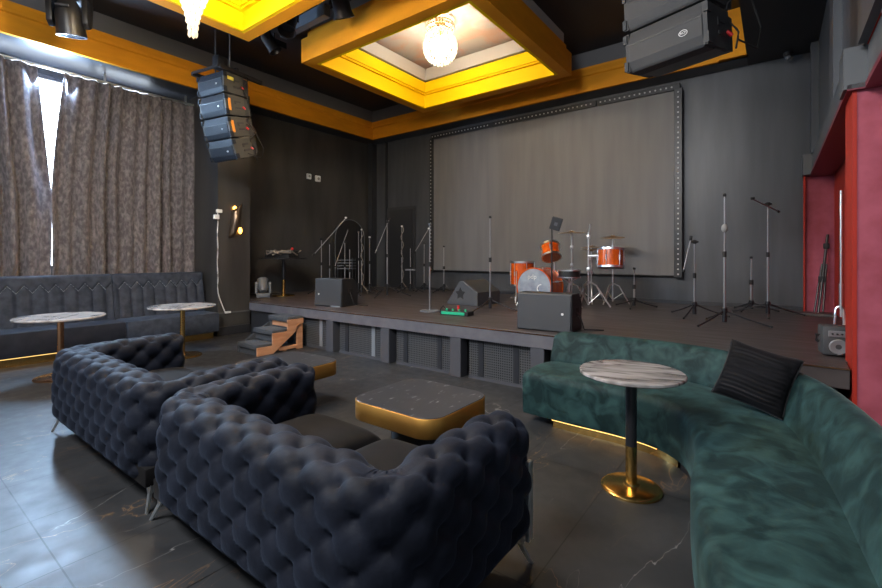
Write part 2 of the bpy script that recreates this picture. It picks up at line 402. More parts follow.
# coffers
for n, (ya, yb) in enumerate(COF):
    iy0, iy1 = ya+0.24, yb-0.24
    def ring(mb, x0, x1, y0, y1, w, z0, z1):
        mb.span((x0, y0, z0), (x0+w, y1, z1)); mb.span((x1-w, y0, z0), (x1, y1, z1))
        mb.span((x0+w, y0, z0), (x1-w, y0+w, z1)); mb.span((x0+w, y1-w, z0), (x1-w, y1, z1))
        return mb
    # outer box, thin so that the inside keeps its own tiers
    struct('trim_%d' % (9+4*n), ring(ring(MB(), CX0, CX1, ya, yb, 0.17, 4.60, 4.98), CX0+0.07, CX1-0.07, ya+0.07, yb-0.07, 0.12, 4.98, 5.12), 'orange', smooth=False)
    struct('trim_%d' % (10+4*n), ring(ring(ring(MB(), CX0+0.17, CX1-0.17, ya+0.17, yb-0.17, 0.05, 4.602, 4.86),
            CX0+0.17, CX1-0.17, ya+0.17, yb-0.17, 0.10, 4.86, 4.89), CX0+0.17, CX1-0.17, ya+0.17, yb-0.17, 0.13, 4.89, 5.10), 'yellow', smooth=False)
    struct('trim_%d' % (11+4*n), ring(ring(MB(), CX0+0.1, CX1-0.1, ya+0.1, yb-0.1, 0.12, 5.10, 5.50), CX0+0.17, CX1-0.17, ya+0.17, yb-0.17, 0.17, 5.12, 5.36), 'white_tier', smooth=False)
    struct('trim_%d' % (12+4*n), MB().span((CX0+0.1, ya+0.1, 5.42), (CX1-0.1, yb-0.1, 5.46)), 'cream', smooth=False)
    # grey collar between box and black ceiling
    struct('trim_%d' % (17+n), ring(MB(), CX0+0.16, CX1-0.16, ya+0.16, yb-0.16, 0.08, 5.12, 5.34), 'grey_band', smooth=False)

# right side: upper wall, beam, red columns
struct('wall_right', MB().span((0.52, 4.5, 2.96), (0.62, YB, ZC)).span((0.70, 4.8, 0), (0.80, YB, 2.68)), 'red_edge', smooth=False)
struct('wall_upper_right', MB().span((0.505, 1.5, 2.96), (0.52, YB, ZC)), 'wall', smooth=False)
struct('trim_19', MB().span((0.44, 4.5, 2.70), (0.62, 8.66, 2.96)).span((0.53, 1.5, 2.70), (0.70, 4.5, 2.96)), 'beam', smooth=False)
struct('trim_20', MB().span((0.40, 4.36, 2.67), (0.53, 4.62, 2.97)), 'beam', smooth=False)
struct('trim_21', MB().span((0.33, 8.50, 2.67), (0.47, 8.78, 2.97)), 'beam', smooth=False)
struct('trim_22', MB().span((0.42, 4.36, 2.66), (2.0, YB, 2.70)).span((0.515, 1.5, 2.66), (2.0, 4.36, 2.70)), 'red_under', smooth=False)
struct('trim_23', MB().span((0.47, 1.5, 2.96), (0.505, 4.3, ZS)).span((0.44, 5.6, 2.96), (0.505, 5.9, ZS)).span((0.42, 8.4, 2.96), (0.505, 8.6, ZS)), 'wall', smooth=False)
struct('wall_niche_back', MB().span((0.36, 8.72, 0), (0.71, 8.82, 2.68)), 'red_wall', smooth=False)
red = struct('wall_column', MB().span((0.475, 4.40, 0), (1.9, 4.80, 2.66)), 'red_wall', smooth=False)
struct('trim_24', MB().span((0.452, 4.395, 0), (0.476, 4.80, 2.66)), 'red_edge', smooth=False)
struct('trim_25', MB().span((0.345, 8.66, STAGE), (0.365, 8.80, 2.67)), 'red_edge', smooth=False)
# back door behind the stage
struct('door_1', MB().span((-8.42, 8.755, STAGE), (-7.42, 8.80, 2.78)), 'doorframe', smooth=False)
dd = MB().span((-8.30, 8.73, STAGE), (-7.50, 8.76, 2.70))
d1 = dd.build('door_leaf', 'door', bpy.data.objects['door_1'], smooth=False)
struct('trim_26', MB().span((-8.98, 8.60, STAGE), (-8.84, 8.78, ZS)).span((-8.46, 8.72, STAGE), (-8.42, 8.79, ZS)), 'wall_dark', smooth=False)
struct('baseboard_back', MB().span((-7.40, 8.765, STAGE), (0.34, 8.79, STAGE+0.06)), 'wall_dark', smooth=False)

# ------------------------------------------------------------------ stage
YF = 4.42; XF = -7.72
stg = thing('stage', 'low black stage with perforated panels below its edge, along the back wall', 'stage', (-4, YF, 0))
def P(mb, name, m, parent, off=(0, 0, 0), **k):
    bmesh.ops.translate(mb.bm, vec=-Vector(off), verts=mb.bm.verts)
    return mb.build(name, m, parent, **k)
so = (-4, YF, 0)
P(MB().span((XS, 4.67, 0.50), (0.70, 8.785, STAGE)).span((XF, YF+0.02, 0.50), (0.44, 4.67, STAGE)), 'deck', 'deck', stg, so, smooth=False)
P(MB().span((XF, YF-0.02, 0.475), (-0.55, YF+0.03, STAGE-0.0005), bevel=0.006), 'edge_board', 'fascia', stg, so, smooth=False)
P(MB().span((-0.545, YF-0.02, 0.475), (0.44, YF+0.03, STAGE-0.0005), bevel=0.006), 'edge_board', 'deck', stg, so, smooth=False)
P(MB().span((XF, YF-0.026, STAGE-0.012), (0.44, YF-0.018, STAGE-0.001)), 'edge_trim', 'copper', stg, so, smooth=False)
posts = [-6.62, -5.45, -4.28, -3.10, -2.03, -0.95, 0.15]
for x in posts: P(MB().span((x-0.08, YF-0.015, 0), (x+0.08, YF+0.14, 0.48), bevel=0.006), 'post', 'post', stg, so, smooth=False)
P(MB().span((XF+0.04, YF+0.3, 0), (0.4, YF+0.34, 0.5)), 'backing', 'spk_blk', stg, so, smooth=False)
P(MB().span((XF, YF+0.02, 0), (-6.70, YF+0.1, 0.49)).span((XF, YF+0.1, 0), (XF+0.03, 4.66, 0.49)), 'side_panel', 'wall_dark', stg, so, smooth=False)
for a, b in zip(posts, posts[1:]):
    x0, x1 = a+0.16, b-0.10
    g = P(MB().span((x0, YF+0.05, 0.03), (x1, YF+0.075, 0.475)), 'grille_panel', 'perf', stg, so, smooth=False)
    for i, x in enumerate((x0+0.17, x1-0.18)):
        P(MB().span((x-0.035, YF+0.042, 0.04), (x+0.035, YF+0.052, 0.47)), 'label_strip', 'silver_strip' if (a < -5 and i == 1 or (a < -6)) else 'strip', g, so, smooth=False)
    P(MB().span((x0, YF+0.04, 0.0), (x1, YF+0.07, 0.035)), 'bottom_rail', 'post', g, so, smooth=False)

# stairs with raw plywood side
st = thing('stairs', 'small carpeted three-step stage stairs with raw plywood side', 'steps', (-6.29, 3.55, 0))
st.scale = (0.95, 0.92, 1.0)
for i, z in enumerate((0.16, 0.34, 0.51)):
    y = 0.28*i
    MB().span((-0.29, y, z-0.075), (0.27, y+0.31, z), bevel=0.012).build('tread', 'carpet', st)
    MB().span((-0.27, y+0.03, max(z-0.17, 0.0)), (0.25, y+0.05, z-0.06)).build('riser', 'carpet', st, smooth=False)
pl = [(0, 0.0), (0, 0.12), (0.27, 0.12), (0.27, 0.30), (0.55, 0.30), (0.55, 0.475), (0.86, 0.475), (0.86, 0.40), (0.74, 0.38), (0.70, 0.28), (0.28, 0.0)]
MB().prism(pl, 0, 0.27, 0.295).build('side_board', 'ply', st, smooth=False)
MB().prism([(0.62, 0.36), (0.86, 0.42), (0.86, 0.0), (0.74, 0.0), (0.74, 0.28)], 0, 0.25, 0.27).build('leg_board', 'ply', st, smooth=False)
MB().prism([(0, 0.0), (0, 0.10), (0.55, 0.40), (0.86, 0.46), (0.86, 0.0), (0.74, 0.0), (0.70, 0.28), (0.28, 0.0)], 0, -0.285, -0.265).build('side_board', 'carpet', st, smooth=False)
MB().span((0.0, 0.50, 0.0), (0.26, 0.55, 0.06)).span((0.22, 0.40, 0.02), (0.27, 0.74, 0.07)).build('brace', 'ply', st, smooth=False)
MB().span((-0.20, 0.588, 0.36), (0.255, 0.60, 0.44)).build('riser_board', 'ply', st, smooth=False)

# ------------------------------------------------------------------ screen
SX0, SX1, SZ0, SZ1 = -6.77, -1.41, 1.12, 4.37
sc = thing('projection_screen', 'large grey screen with dotted black border on the back wall', 'screen', (-4.1, 8.78, SZ0))
so2 = (-4.1, 8.78, SZ0)
P(MB().span((SX0, 8.70, SZ0), (SX1, 8.74, SZ1)).span((SX0+0.2, 8.74, SZ0+0.2), (SX1-0.2, 8.785, SZ1-0.2)), 'screen_cloth', 'screen', sc, so2, smooth=False)
P(MB().cyl((SX0, 8.72, SZ0), (SX1, 8.72, SZ0), 0.022), 'bottom_bar', 'frame_blk', sc, so2)
def border(a, b, horizontal):
    o = P(MB().span(a, b, bevel=0.008), 'border_strip', 'frame_blk', sc, so2, smooth=False)
    dm = MB(); n = 0
    y = min(a[1], b[1])-0.001
    if horizontal:
        x = a[0]+0.06; zc = (a[2]+b[2])/2
        while x < b[0]-0.05:
            dm.cyl((x, y, zc), (x, y-0.006, zc), 0.015, seg=8); x += 0.088
    else:
        z = a[2]+0.06; xc = (a[0]+b[0])/2
        while z < b[2]-0.03:
            dm.cyl((xc, y, z), (xc, y-0.006, z), 0.015, seg=8); z += 0.088
    P(dm, 'dot_pattern', 'dots', o, so2, smooth=False)['kind'] = 'stuff'
segs = [SX0-0.08, -4.1-0.95, -2.75, SX1+0.10]
for a, b in zip(segs, segs[1:]): border((a+0.01, 8.66, SZ1), (b-0.01, 8.74, SZ1+0.115), True)
border((SX1, 8.64, SZ0-0.03), (SX1+0.13, 8.74, SZ1+0.02), False)
border((SX0-0.09, 8.64, SZ0-0.03), (SX0, 8.74, SZ1+0.02), False)

# ------------------------------------------------------------------ curtains
def curtain(label, ylo, yhi, inner, side):
    # ylo/yhi functions of height fraction (0 bottom .. 1 top)
    z0, z1 = 1.06, 4.40
    rows = []; nz = 46; ny = inner
    for i in range(nz+1):
        f = i/nz; z = z0+(z1-z0)*f
        a, b = ylo(f), yhi(f); row = []
        for k in range(ny+1):
            t = k/ny; y = a+(b-a)*t
            q = t*ny*0.072+side*2.0
            amp = 0.052+0.024*math.sin(3.1*q*0.31+side)
            w = math.sin(2*PI*q*0.62+0.55*math.sin(q*1.7)+0.10*math.sin(f*5+q))
            w = math.copysign(abs(w)**0.75, w)
            x = -9.12+amp*w*(1.0+0.35*(1-f))+0.012*math.sin(f*9+q*2.1)*(1-f)
            row.append((x, y+0.012*math.sin(f*4+q), z))
        rows.append(row)
    o = MB().grid(rows).build('curtain', 'curtain', None, ang=3.0)
    md = o.modifiers.new('thickness', 'SOLIDIFY'); md.thickness = 0.006
    return tag(o, label, 'curtain', 'velvet window curtains')
curtain('taupe velvet curtain left of the bright gap', lambda f: -0.7, lambda f: 1.90-0.17*max(0, (f-0.42)/0.58)**0.8, 250, 0)
curtain('wide taupe velvet curtain right of the bright gap, ending at the pillar', lambda f: 1.8945+0.16*max(0, (f-0.42)/0.58)**1.2, lambda f: 4.06, 230, 1)
struct('exterior_sky', MB().span((-10.62, -3, -1), (-10.6, 7, 8)), 'sky', smooth=False)
rl = MB().span((-9.16, -0.8, 4.405), (-9.08, 4.04, 4.435), bevel=0.004).build('curtain_rail', 'steel', None, smooth=False)
for y in (-0.5, 1.0, 2.6, 3.9): MB().span((-9.13, y-0.015, 4.43), (-9.11, y+0.015, ZS)).build('bracket', 'steel', rl, smooth=False)
tag(rl, 'slim pale rail carrying the velvet curtains below the soffit', 'curtain rail')

# ------------------------------------------------------------------ banquette bench
def bench(label, ya, yb, seatm, ledm):
    t = thing('banquette', label, 'bench', (-8.3, (ya+yb)/2, 0), 0, 'banquette benches under the window')
    off = (-8.3, (ya+yb)/2, 0)
    P(MB().span((-8.85, ya+0.02, 0.0), (-8.03, yb-0.08, 0.13)), 'plinth', 'brass', t, off, smooth=False)
    P(MB().span((-8.05, ya+0.02, 0.108), (-8.0, yb-0.1, 0.118)), 'light_strip', ledm, t, off, smooth=False)
    P(MB().span((-8.75, ya+0.004, 0.12), (-7.95, yb-0.004, 0.455), bevel=0.03), 'seat', seatm, t, off)
    # quilted back: channels with pointed tops
    rows = []; n = int((yb-ya)/0.0135); m = 62; p = 0.176
    for j in range(m+1):
        f = j/m; z = 0.42+(1.16-0.42)*f; row = []
        for i in range(n+1):
            y = ya+0.004+(yb-ya-0.008)*i/n
            c = (y % p)/p; tri = abs(c-0.5)*2
            zl = 1.035-0.11*tri                       # zig-zag stitch line
            edge = min(c, 1-c)*p
            h = 0.030*min(1, (edge/0.05))**0.5
            dl = abs(z-zl)
            if z < zl: h *= min(1, dl/0.03)**0.5
            else: h = 0.034*min(1, dl/0.04)**0.5*min(1, (1.19-z)/0.06)**0.4
            x = -8.50-0.14*f+h-0.012
            row.append((x, y, z))
        rows.append(row)
    top = [(rows[-1][i][0]-0.05, rows[-1][i][1], 1.175) for i in range(n+1)]
    seam = []
    def surf(y, z): return (-8.50-0.14*(z-0.42)/0.74-0.004, y, z)
    k0 = math.floor((ya+0.01)/(p/2))+1; zz = []
    while k0*p/2 < yb-0.01:
        y = k0*p/2; peak = (k0 % 2 != 0); zz.append(surf(y, 1.035 if peak else 0.925)); k0 += 1
    sm = MB().tube(zz, 0.008, 6)
    P(sm, 'stitching', 'stitch', t, off)
    bk = [(-8.86, r[1], 1.17) for r in top]; bt = [(-8.86, r[1], 0.3) for r in top]
    mb = MB().grid(rows+[top, bk, bt])
    for side in (0, -1):
        vs = [mb.bm.verts.new(r[side]) for r in rows+[top, bk, bt]]
        mb.bm.faces.new(vs)
    P(mb, 'backrest', 'bench', t, off, ang=1.2)
bench('left part of slate velvet wall bench, with dark seat and zig-zag quilted back', -0.7, 2.55, 'bench_dark', 'led_dim')
bench('right part of slate velvet wall bench, ending beside the dark pillar', 2.555, 3.98, 'bench', 'stitch')

# ------------------------------------------------------------------ round pedestal tables
def pedestal(label, loc, h, r, topm, polem, basem, group, half=None, thick=0.025):
    t = thing('pedestal_table', label, 'table', loc, 0.25, group)
    MB().lathe([(0, h-thick), (r-0.012, h-thick), (r, h-thick*0.7), (r, h-thick*0.2), (r-0.006, h), (0, h)], seg=72).build('table_top', topm, t)
    MB().lathe([(0, h-thick-0.012), (0.12, h-thick-0.012), (0.12, h-thick), (0, h-thick)]).build('mount_plate', 'blackmetal', t)
    if half: 
        MB().cyl((0, 0, half), (0, 0, h-thick), 0.033, seg=28).build('pole', polem, t)
        MB().cyl((0, 0, 0.02), (0, 0, half), 0.034, seg=28).build('pole_sleeve', basem, t)
    else: MB().cyl((0, 0, 0.02), (0, 0, h-thick), 0.034, seg=28).build('pole', polem, t)
    rb = r*0.58 if r < 0.45 else 0.23
    MB().lathe([(0, 0), (rb, 0), (rb, 0.012), (rb-0.006, 0.018), (rb-0.02, 0.024), (0.05, 0.032), (0.045, 0.045), (0, 0.045)], seg=64).build('base', basem, t)
    return t
pedestal('round grey marble pedestal table in front of the green sofa', (-0.72, 2.94, 0), 0.737, 0.31, 'marble', 'blackmetal', 'brass', 'round pedestal tables', half=0.27)
pedestal('round pale marble table before the left bench, at the photo left edge', (-6.88, 1.52, 0), 0.738, 0.44, 'marble_pale', 'copper', 'copper', 'round pedestal tables')
pedestal('round pale marble table before the bench end near the pillar', (-6.93, 2.92, 0), 0.738, 0.44, 'marble_pale', 'brass', 'brass', 'round pedestal tables')
dj = pedestal('tall round black table with gear on it at the stage left wall', (-8.30, 5.50, STAGE), 0.80, 0.46, 'blackmetal', 'blackmetal', 'brass', 'round pedestal tables', half=0.34)

# ------------------------------------------------------------------ coffee tables
def coffee(label, loc, rz=0.0):
    t = thing('coffee_table', label, 'table', loc, rz, 'low black marble tables')
    hw, hd, rc = 0.395, 0.365, 0.15
    def outline(ix, z, n=10):
        pts = []
        for cx, cy, a0 in ((1, 1, 0), (-1, 1, 90), (-1, -1, 180), (1, -1, 270)):
            for k in range(n+1):
                a = math.radians(a0+90*k/n)
                pts.append((cx*(hw-rc)+(rc-ix)*math.cos(a), cy*(hd-rc)+(rc-ix)*math.sin(a), z))
        return pts
    def slab(z0, z1, ix, b):
        mb = MB(); rows = [outline(ix+b, z0), outline(ix, z0+b), outline(ix, z1-b), outline(ix+b, z1)]
        mb.grid(rows, close_u=True)
        bmesh.ops.remove_doubles(mb.bm, verts=mb.bm.verts, dist=1e-6)
        mb.bm.faces.new([mb.bm.verts.new(p) for p in outline(ix+b, z1)]); mb.bm.faces.new([mb.bm.verts.new(p) for p in outline(ix+b, z0)])
        return mb
    slab(0.29, 0.42, 0.0, 0.003).build('metal_band', 'bronze', t, ang=0.9)
    slab(0.405, 0.424, 0.006, 0.002).build('table_top', 'black_marble', t)
    MB().lathe([(0, 0), (0.22, 0), (0.22, 0.29), (0, 0.29)], seg=56).build('pedestal', 'blackmetal', t)
    return t
coffee('low bronze-banded black marble table in front of the nearer tufted sofa', (-2.09, 2.53, 0))
coffee('low bronze-banded black marble table in front of the farther tufted sofa', (-3.84, 2.58, 0), 0.03)

# ------------------------------------------------------------------ tufted sofas
def tufted_sofa(label, loc, W=1.88, rz=0.0):
    t = thing('tufted_sofa', label, 'sofa', loc, rz, 'midnight tufted sofas')
    D, T, zb, zt = 0.99, 0.25, 0.145, 0.70
    rc = 0.135                                     # centre-line corner radius
    hx = W/2-T/2; y0 = T/2; yf = D-0.09
    # centre line: left arm front -> back corner -> right corner -> right arm front
    raw = [Vector((-hx, yf))]
    raw += [Vector((-hx, y)) for y in (yf-0.1*k for k in range(1, 40)) if y > y0+rc]
    for k in range(9): a = PI+PI/2*k/8; raw.append(Vector((-hx+rc+rc*math.cos(a), y0+rc+rc*math.sin(a))))
    for k in range(9): a = 1.5*PI+PI/2*k/8; raw.append(Vector((hx-rc+rc*math.cos(a), y0+rc+rc*math.sin(a))))
    raw += [Vector((hx, y)) for y in sorted(yf-0.1*k for k in range(1, 40)) if y > y0+rc]
    raw.append(Vector((hx, yf)))
    raw = resample(raw, 1200)
    def outp(i):
        d = (raw[min(i+1, 1199)]-raw[max(i-1, 0)]).normalized(); return raw[i]+Vector((d.y, -d.x))*T*0.46
    ow = [outp(i) for i in range(1200)]; oc = [0.0]
    for a_, b_ in zip(ow, ow[1:]): oc.append(oc[-1]+(b_-a_).length)
    Ltot = oc[-1]
    PS = Ltot/round(Ltot/0.205); ns = int(round(Ltot/PS))*15
    cl = []; j_ = 0
    for i in range(ns+1):                          # even steps along the outer face
        tt = Ltot*i/ns
        while j_ < 1198 and oc[j_+1] < tt: j_ += 1
        cl.append(raw[j_].lerp(raw[j_+1], min(1, max(0, (tt-oc[j_])/max(oc[j_+1]-oc[j_], 1e-9)))))
    # profile (n outward, z) with its arc length
    prof = []
    rt = 0.115
    for k in range(12): prof.append((T/2+0.012*math.sin(PI*k/12), zb+(zt-rt-zb)*k/12))
    for k in range(17):
        a = PI*k/16; prof.append((T/2*math.copysign(abs(math.cos(a))**0.75, math.cos(a)), zt-rt+rt*abs(math.sin(a))**0.8))
    for k in range(1, 9): prof.append((-T/2, zt-rt-(zt-rt-0.34)*k/8))
    pp = resample([Vector(p) for p in prof], 92)
    pl = [0.0]
    for a, b in zip(pp, pp[1:]): pl.append(pl[-1]+(b-a).length)
    PT = pl[-1]/6.0                               # tuft height along the profile
    pn = []
    for i in range(len(pp)):
        d = pp[min(i+1, 91)]-pp[max(i-1, 0)]; d.normalize(); pn.append(Vector((d.y, -d.x)) if True else d)
    def puff(s, q):
        a = s/PS+q/PT; b = s/PS-q/PT
        sa, sb = abs(math.sin(PI*a)), abs(math.sin(PI*b))
        h = 0.62*(sa*sb)**0.42
        # deep dimple at the buttons
        da = abs(a-round(a)); db = abs(b-round(b)); r = math.sqrt(da*da+db*db)
        h += 0.70*(1-math.exp(-(r/0.27)**2))-0.35*math.exp(-(r/0.09)**2)
        # pleats that radiate from the buttons
        h += 0.075*math.exp(-((r-0.20)/0.15)**2)*math.cos(11*math.atan2(b-round(b), a-round(a)))
        return h
    AMP = 0.027
    def section(i):
        c = cl[i]; d = cl[min(i+1, ns)]-cl[max(i-1, 0)]; d.normalize()
        out = Vector((d.y, -d.x))                 # outward: left arm -> -X, back -> -Y, right arm -> +X
        return c, d, out
    def calm(i, n):                                # puffs flatten in the inside of the corners
        if n > 0.06: return 1.0
        g = min((cl[i]-Vector((sx*(hx-rc*0.3), y0+rc*0.3))).length for sx in (-1, 1))
        w = min(1.0, max(0.0, (g-0.06)/0.16)); w = 0.1+0.9*w*w*(3-2*w)
        return w+(1-w)*max(0.0, n/0.06) if n > 0 else w
    def row(i):
        c, d, out = section(i); s = PS*i/15.0; res = []
        for k, p in enumerate(pp):
            fade = min(1, pl[k]/0.05)*min(1, (pl[-1]-pl[k])/0.03+0.2)
            h = AMP*puff(s, pl[k])*fade*calm(i, p.x)-0.020
            n = p.x+pn[k].x*h; z = p.y+pn[k].y*h
            xy = c+out*n
            res.append((xy.x, xy.y, z))
        return res
    def cap(i, sgn):
        c, d, out = section(i); s = PS*i/15.0; rows = []
        base = row(i)
        for j in range(1, 13):
            th = PI/2*j/12; adv = 0.085*math.sin(th); res = []
            for k, p in enumerate(pp):
                fade = min(1, pl[k]/0.05)*min(1, (pl[-1]-pl[k])/0.03+0.2)
                h = (AMP*puff(s+sgn*adv, pl[k])*fade*math.cos(th)-0.020*math.cos(th))
                n = (p.x+pn[k].x*h)*math.cos(th)**0.7 if j < 12 else 0.0
                z = zb+(p.y+pn[k].y*h-zb)*(1-0.10*(1-math.cos(th)))
                xy = c+out*n+d*sgn*(adv+0.012*math.cos(9*pl[k]/pl[-1]*PI)*math.sin(2*th))
                res.append((xy.x, xy.y, z))
            rows.append(res)
        return rows
    # split where the arms meet the back
    i1 = min(range(ns+1), key=lambda i: (cl[i]-Vector((-hx+rc*0.3, y0+rc*0.3))).length)
    i2 = min(range(ns+1), key=lambda i: (cl[i]-Vector((hx-rc*0.3, y0+rc*0.3))).length)
    MB().grid(list(reversed(cap(0, -1)))+[row(i) for i in range(0, i1+1)]).build('armrest', 'tuft', t, ang=3.1)
    MB().grid([row(i) for i in range(i1, i2+1)]).build('backrest', 'tuft', t, ang=3.1)
    MB().grid([row(i) for i in range(i2, ns+1)]+cap(ns, 1)).build('armrest', 'tuft', t, ang=3.1)
    # base and seat cushions
    MB().span((-W/2+0.03, 0.03, 0.13), (W/2-0.03, D-0.09, 0.24), bevel=0.012).build('base', 'seatv', t)
    iw = (W-2*T)/2
    for sx in (-1, 1):
        rows = []; nx = 26; ny = 20
        x0 = sx*iw/2
        for (zz, top) in ((1, True),):
            for j in range(ny+1):
                r = []
                for i in range(nx+1):
                    u, v = -1+2*i/nx, -1+2*j/ny
                    e = (1-abs(u)**6)*(1-abs(v)**6)
                    z = 0.33+0.105*max(e, 0)**0.45+0.018*(1-u*u)*(1-v*v)
                    r.append((x0+u*iw/2*0.995, T+(D-0.04-T)*(v+1)/2, z))
                rows.append(r)
        mb = MB().grid(rows)
        mb.span((x0-iw/2+0.004, T, 0.225), (x0+iw/2-0.004, D-0.045, 0.335), bevel=0.02)
        mb.build('seat_cushion', 'seatv', t, ang=1.5)
    # legs: slim splayed blades with a small corner plate
    for sx in (-1, 1):
        for (y, sy) in ((0.09, -1), (D-0.075, 1)):
            lg = MB()
            x = sx*(W/2-0.06)
            foot = (x+sx*0.055, y+sy*0.06, 0.0)
            def quad(c, w): return [(c[0]-w, c[1]-w*0.5, c[2]), (c[0]+w, c[1]-w*0.5, c[2]), (c[0]+w, c[1]+w*0.5, c[2]), (c[0]-w, c[1]+w*0.5, c[2])]
            rws = [quad(foot, 0.011), quad((x+sx*0.015, y+sy*0.03, 0.09), 0.015), quad((x-sx*0.005, y+sy*0.01, 0.142), 0.045)]
            lg.grid(rws, close_u=True); lg.bm.faces.new([lg.bm.verts.new(p) for p in quad(foot, 0.008)])
            lg.prism([(x-sx*0.01, 0.148), (x-sx*0.17, 0.148), (x-sx*0.03, 0.108)], 1, y-0.012, y+0.012)
            lg.build('leg', 'steel', t, smooth=False)
        # slim metal edge at the front of each arm
        MB().span((sx*(W/2+0.004)-0.010, D-0.075, 0.13), (sx*(W/2+0.004)+0.012, D-0.035, 0.50), bevel=0.003).build('metal_edge', 'steel', t, smooth=False)
    return t
tufted_sofa('deep-tufted midnight velvet sofa in the foreground, nearest the camera', (-1.838, 0.965, 0), W=1.835)
tufted_sofa('deep-tufted midnight velvet sofa farther left, next to the benches', (-3.815, 0.975, 0), W=1.97)

# ------------------------------------------------------------------ green curved sofa
gs = thing('curved_sofa', 'curved green velvet sofa with low rounded back along the stage front', 'sofa', (-0.5, 3.6, 0))
off = (-0.5, 3.6, 0)
NS = 120
Fc = smooth_curve([(-1.78, 3.57), (-1.35, 3.545), (-0.95, 3.53), (-0.68, 3.46), (-0.50, 3.30), (-0.41, 3.08), (-0.35, 2.8), (-0.315, 2.4), (-0.265, 2.08), (-0.17, 1.7), (-0.06, 1.3)], NS)
Cc = smooth_curve([(-1.75, 4.10), (-1.3, 4.12), (-0.8, 4.12), (-0.45, 4.03), (-0.17, 3.78), (0.03, 3.44), (0.125, 3.05), (0.19, 2.6), (0.225, 2.2), (0.29, 1.3)], NS)
def off_curve(c, d):
    r = []
    for i, p in enumerate(c):
        t = (c[min(i+1, NS-1)]-c[max(i-1, 0)]).normalized(); r.append(p+Vector((-t.y, t.x))*d)
    return r
Rin = off_curve(Cc, 0.10); Rmid = off_curve(Cc, 0.17); Rout = off_curve(Cc, 0.235)
isp = 62                                          # the joint between the two halves
def seat_rows(a, b):
    rows = []
    for i in range(a, b+1):
        e = (i-a if a == 0 else b-i if b == NS-1 else 9)/3.0 if (a == 0 or b == NS-1) else 1; sq = 1.0 if e >= 1 else 0.965+0.035*math.sqrt(max(0, 1-(1-e)**2))
        f, c = Fc[i], Cc[i]; d = (c-f); L = d.length; d = d/L; row = []
        def pt(w, z): q = f+d*w; row.append((q.x, q.y, 0.075+(z-0.075)*sq))
        pt(0.05, 0.075); pt(0.012, 0.075); pt(0.0, 0.11); 
        for z in (0.2, 0.28, 0.34): pt(-0.006, z)
        for k in range(7): a2 = PI/2*k/6; pt(0.065-0.071*math.cos(a2), 0.375+0.07*math.sin(a2))
        for k in range(1, 8): w = k/8.0; pt(0.065+(L-0.065)*w, 0.445+0.018*math.sin(PI*w))
        pt(L+0.05, 0.43)
        rows.append(row)
    mb = MB().grid(rows)
    for rr in ((rows[0],) if a == 0 else (rows[-1],)):
        mb.bm.faces.new([mb.bm.verts.new(p) for p in rr+[(rr[-1][0], rr[-1][1], 0.075)]])
    return mb
def back_rows(a, b):
    rows = []
    for i in range(a, b+1):
        c, ri, rm, ro = Cc[i], Rin[i], Rmid[i], Rout[i]; row = []
        n = (ro-c).normalized(); tap = 1.0
        e = i/5.0
        hh = 0.715
        if e < 1: hh = 0.67+0.045*math.sqrt(max(0, 1-(1-e)**2))
        def pt(w, z): q = c+n*w; row.append((q.x, q.y, z))
        pt(0.02, 0.36); pt(0.0, 0.42)
        for k in range(1, 5): pt(0.10*k/5-0.008*math.sin(PI*k/5), 0.42+(hh-0.07-0.42)*k/4)
        for k in range(1, 9): a2 = PI*k/8; pt(0.155-0.075*math.cos(a2), hh-0.07+0.07*math.sin(a2))
        pt(0.238, 0.45); pt(0.235, 0.075)
        rows.append(row)
    mb = MB().grid(rows)
    if a == 0: mb.bm.faces.new([mb.bm.verts.new(p) for p in rows[0]])
    return mb
P(seat_rows(0, isp), 'seat', 'green', gs, off, ang=1.0)
P(seat_rows(isp, NS-1), 'seat', 'green', gs, off, ang=1.0)
P(back_rows(0, isp+6), 'backrest', 'green', gs, off, ang=1.0)
P(back_rows(isp+6, NS-1), 'backrest', 'green', gs, off, ang=1.0)
Fi = []
for i in range(NS):
    d = (Cc[i]-Fc[i]).normalized(); Fi.append(Fc[i]+d*0.05)
i0 = 9
def strip(c, z0, z1, a, b, w):
    rows = []
    for i in range(a, b+1):
        d = (Cc[i]-Fc[i]).normalized(); p = c[i]; q = p+d*w
        rows.append([(p.x, p.y, z0), (p.x, p.y, z1), (q.x, q.y, z1), (q.x, q.y, z0)])
    return MB().grid(rows, close_u=True)
P(strip(Fi, 0.0, 0.085, i0, 44, 0.40), 'plinth', 'brass', gs, off)
P(strip(Fi, 0.0, 0.085, 45, NS-1, 0.40), 'plinth', 'blackmetal', gs, off)
led = []
for i in range(NS):
    d = (Cc[i]-Fc[i]).normalized(); led.append(Fc[i]+d*0.03)
P(strip(led, 0.062, 0.07, i0, 38, 0.016), 'light_strip', 'led', gs, off)

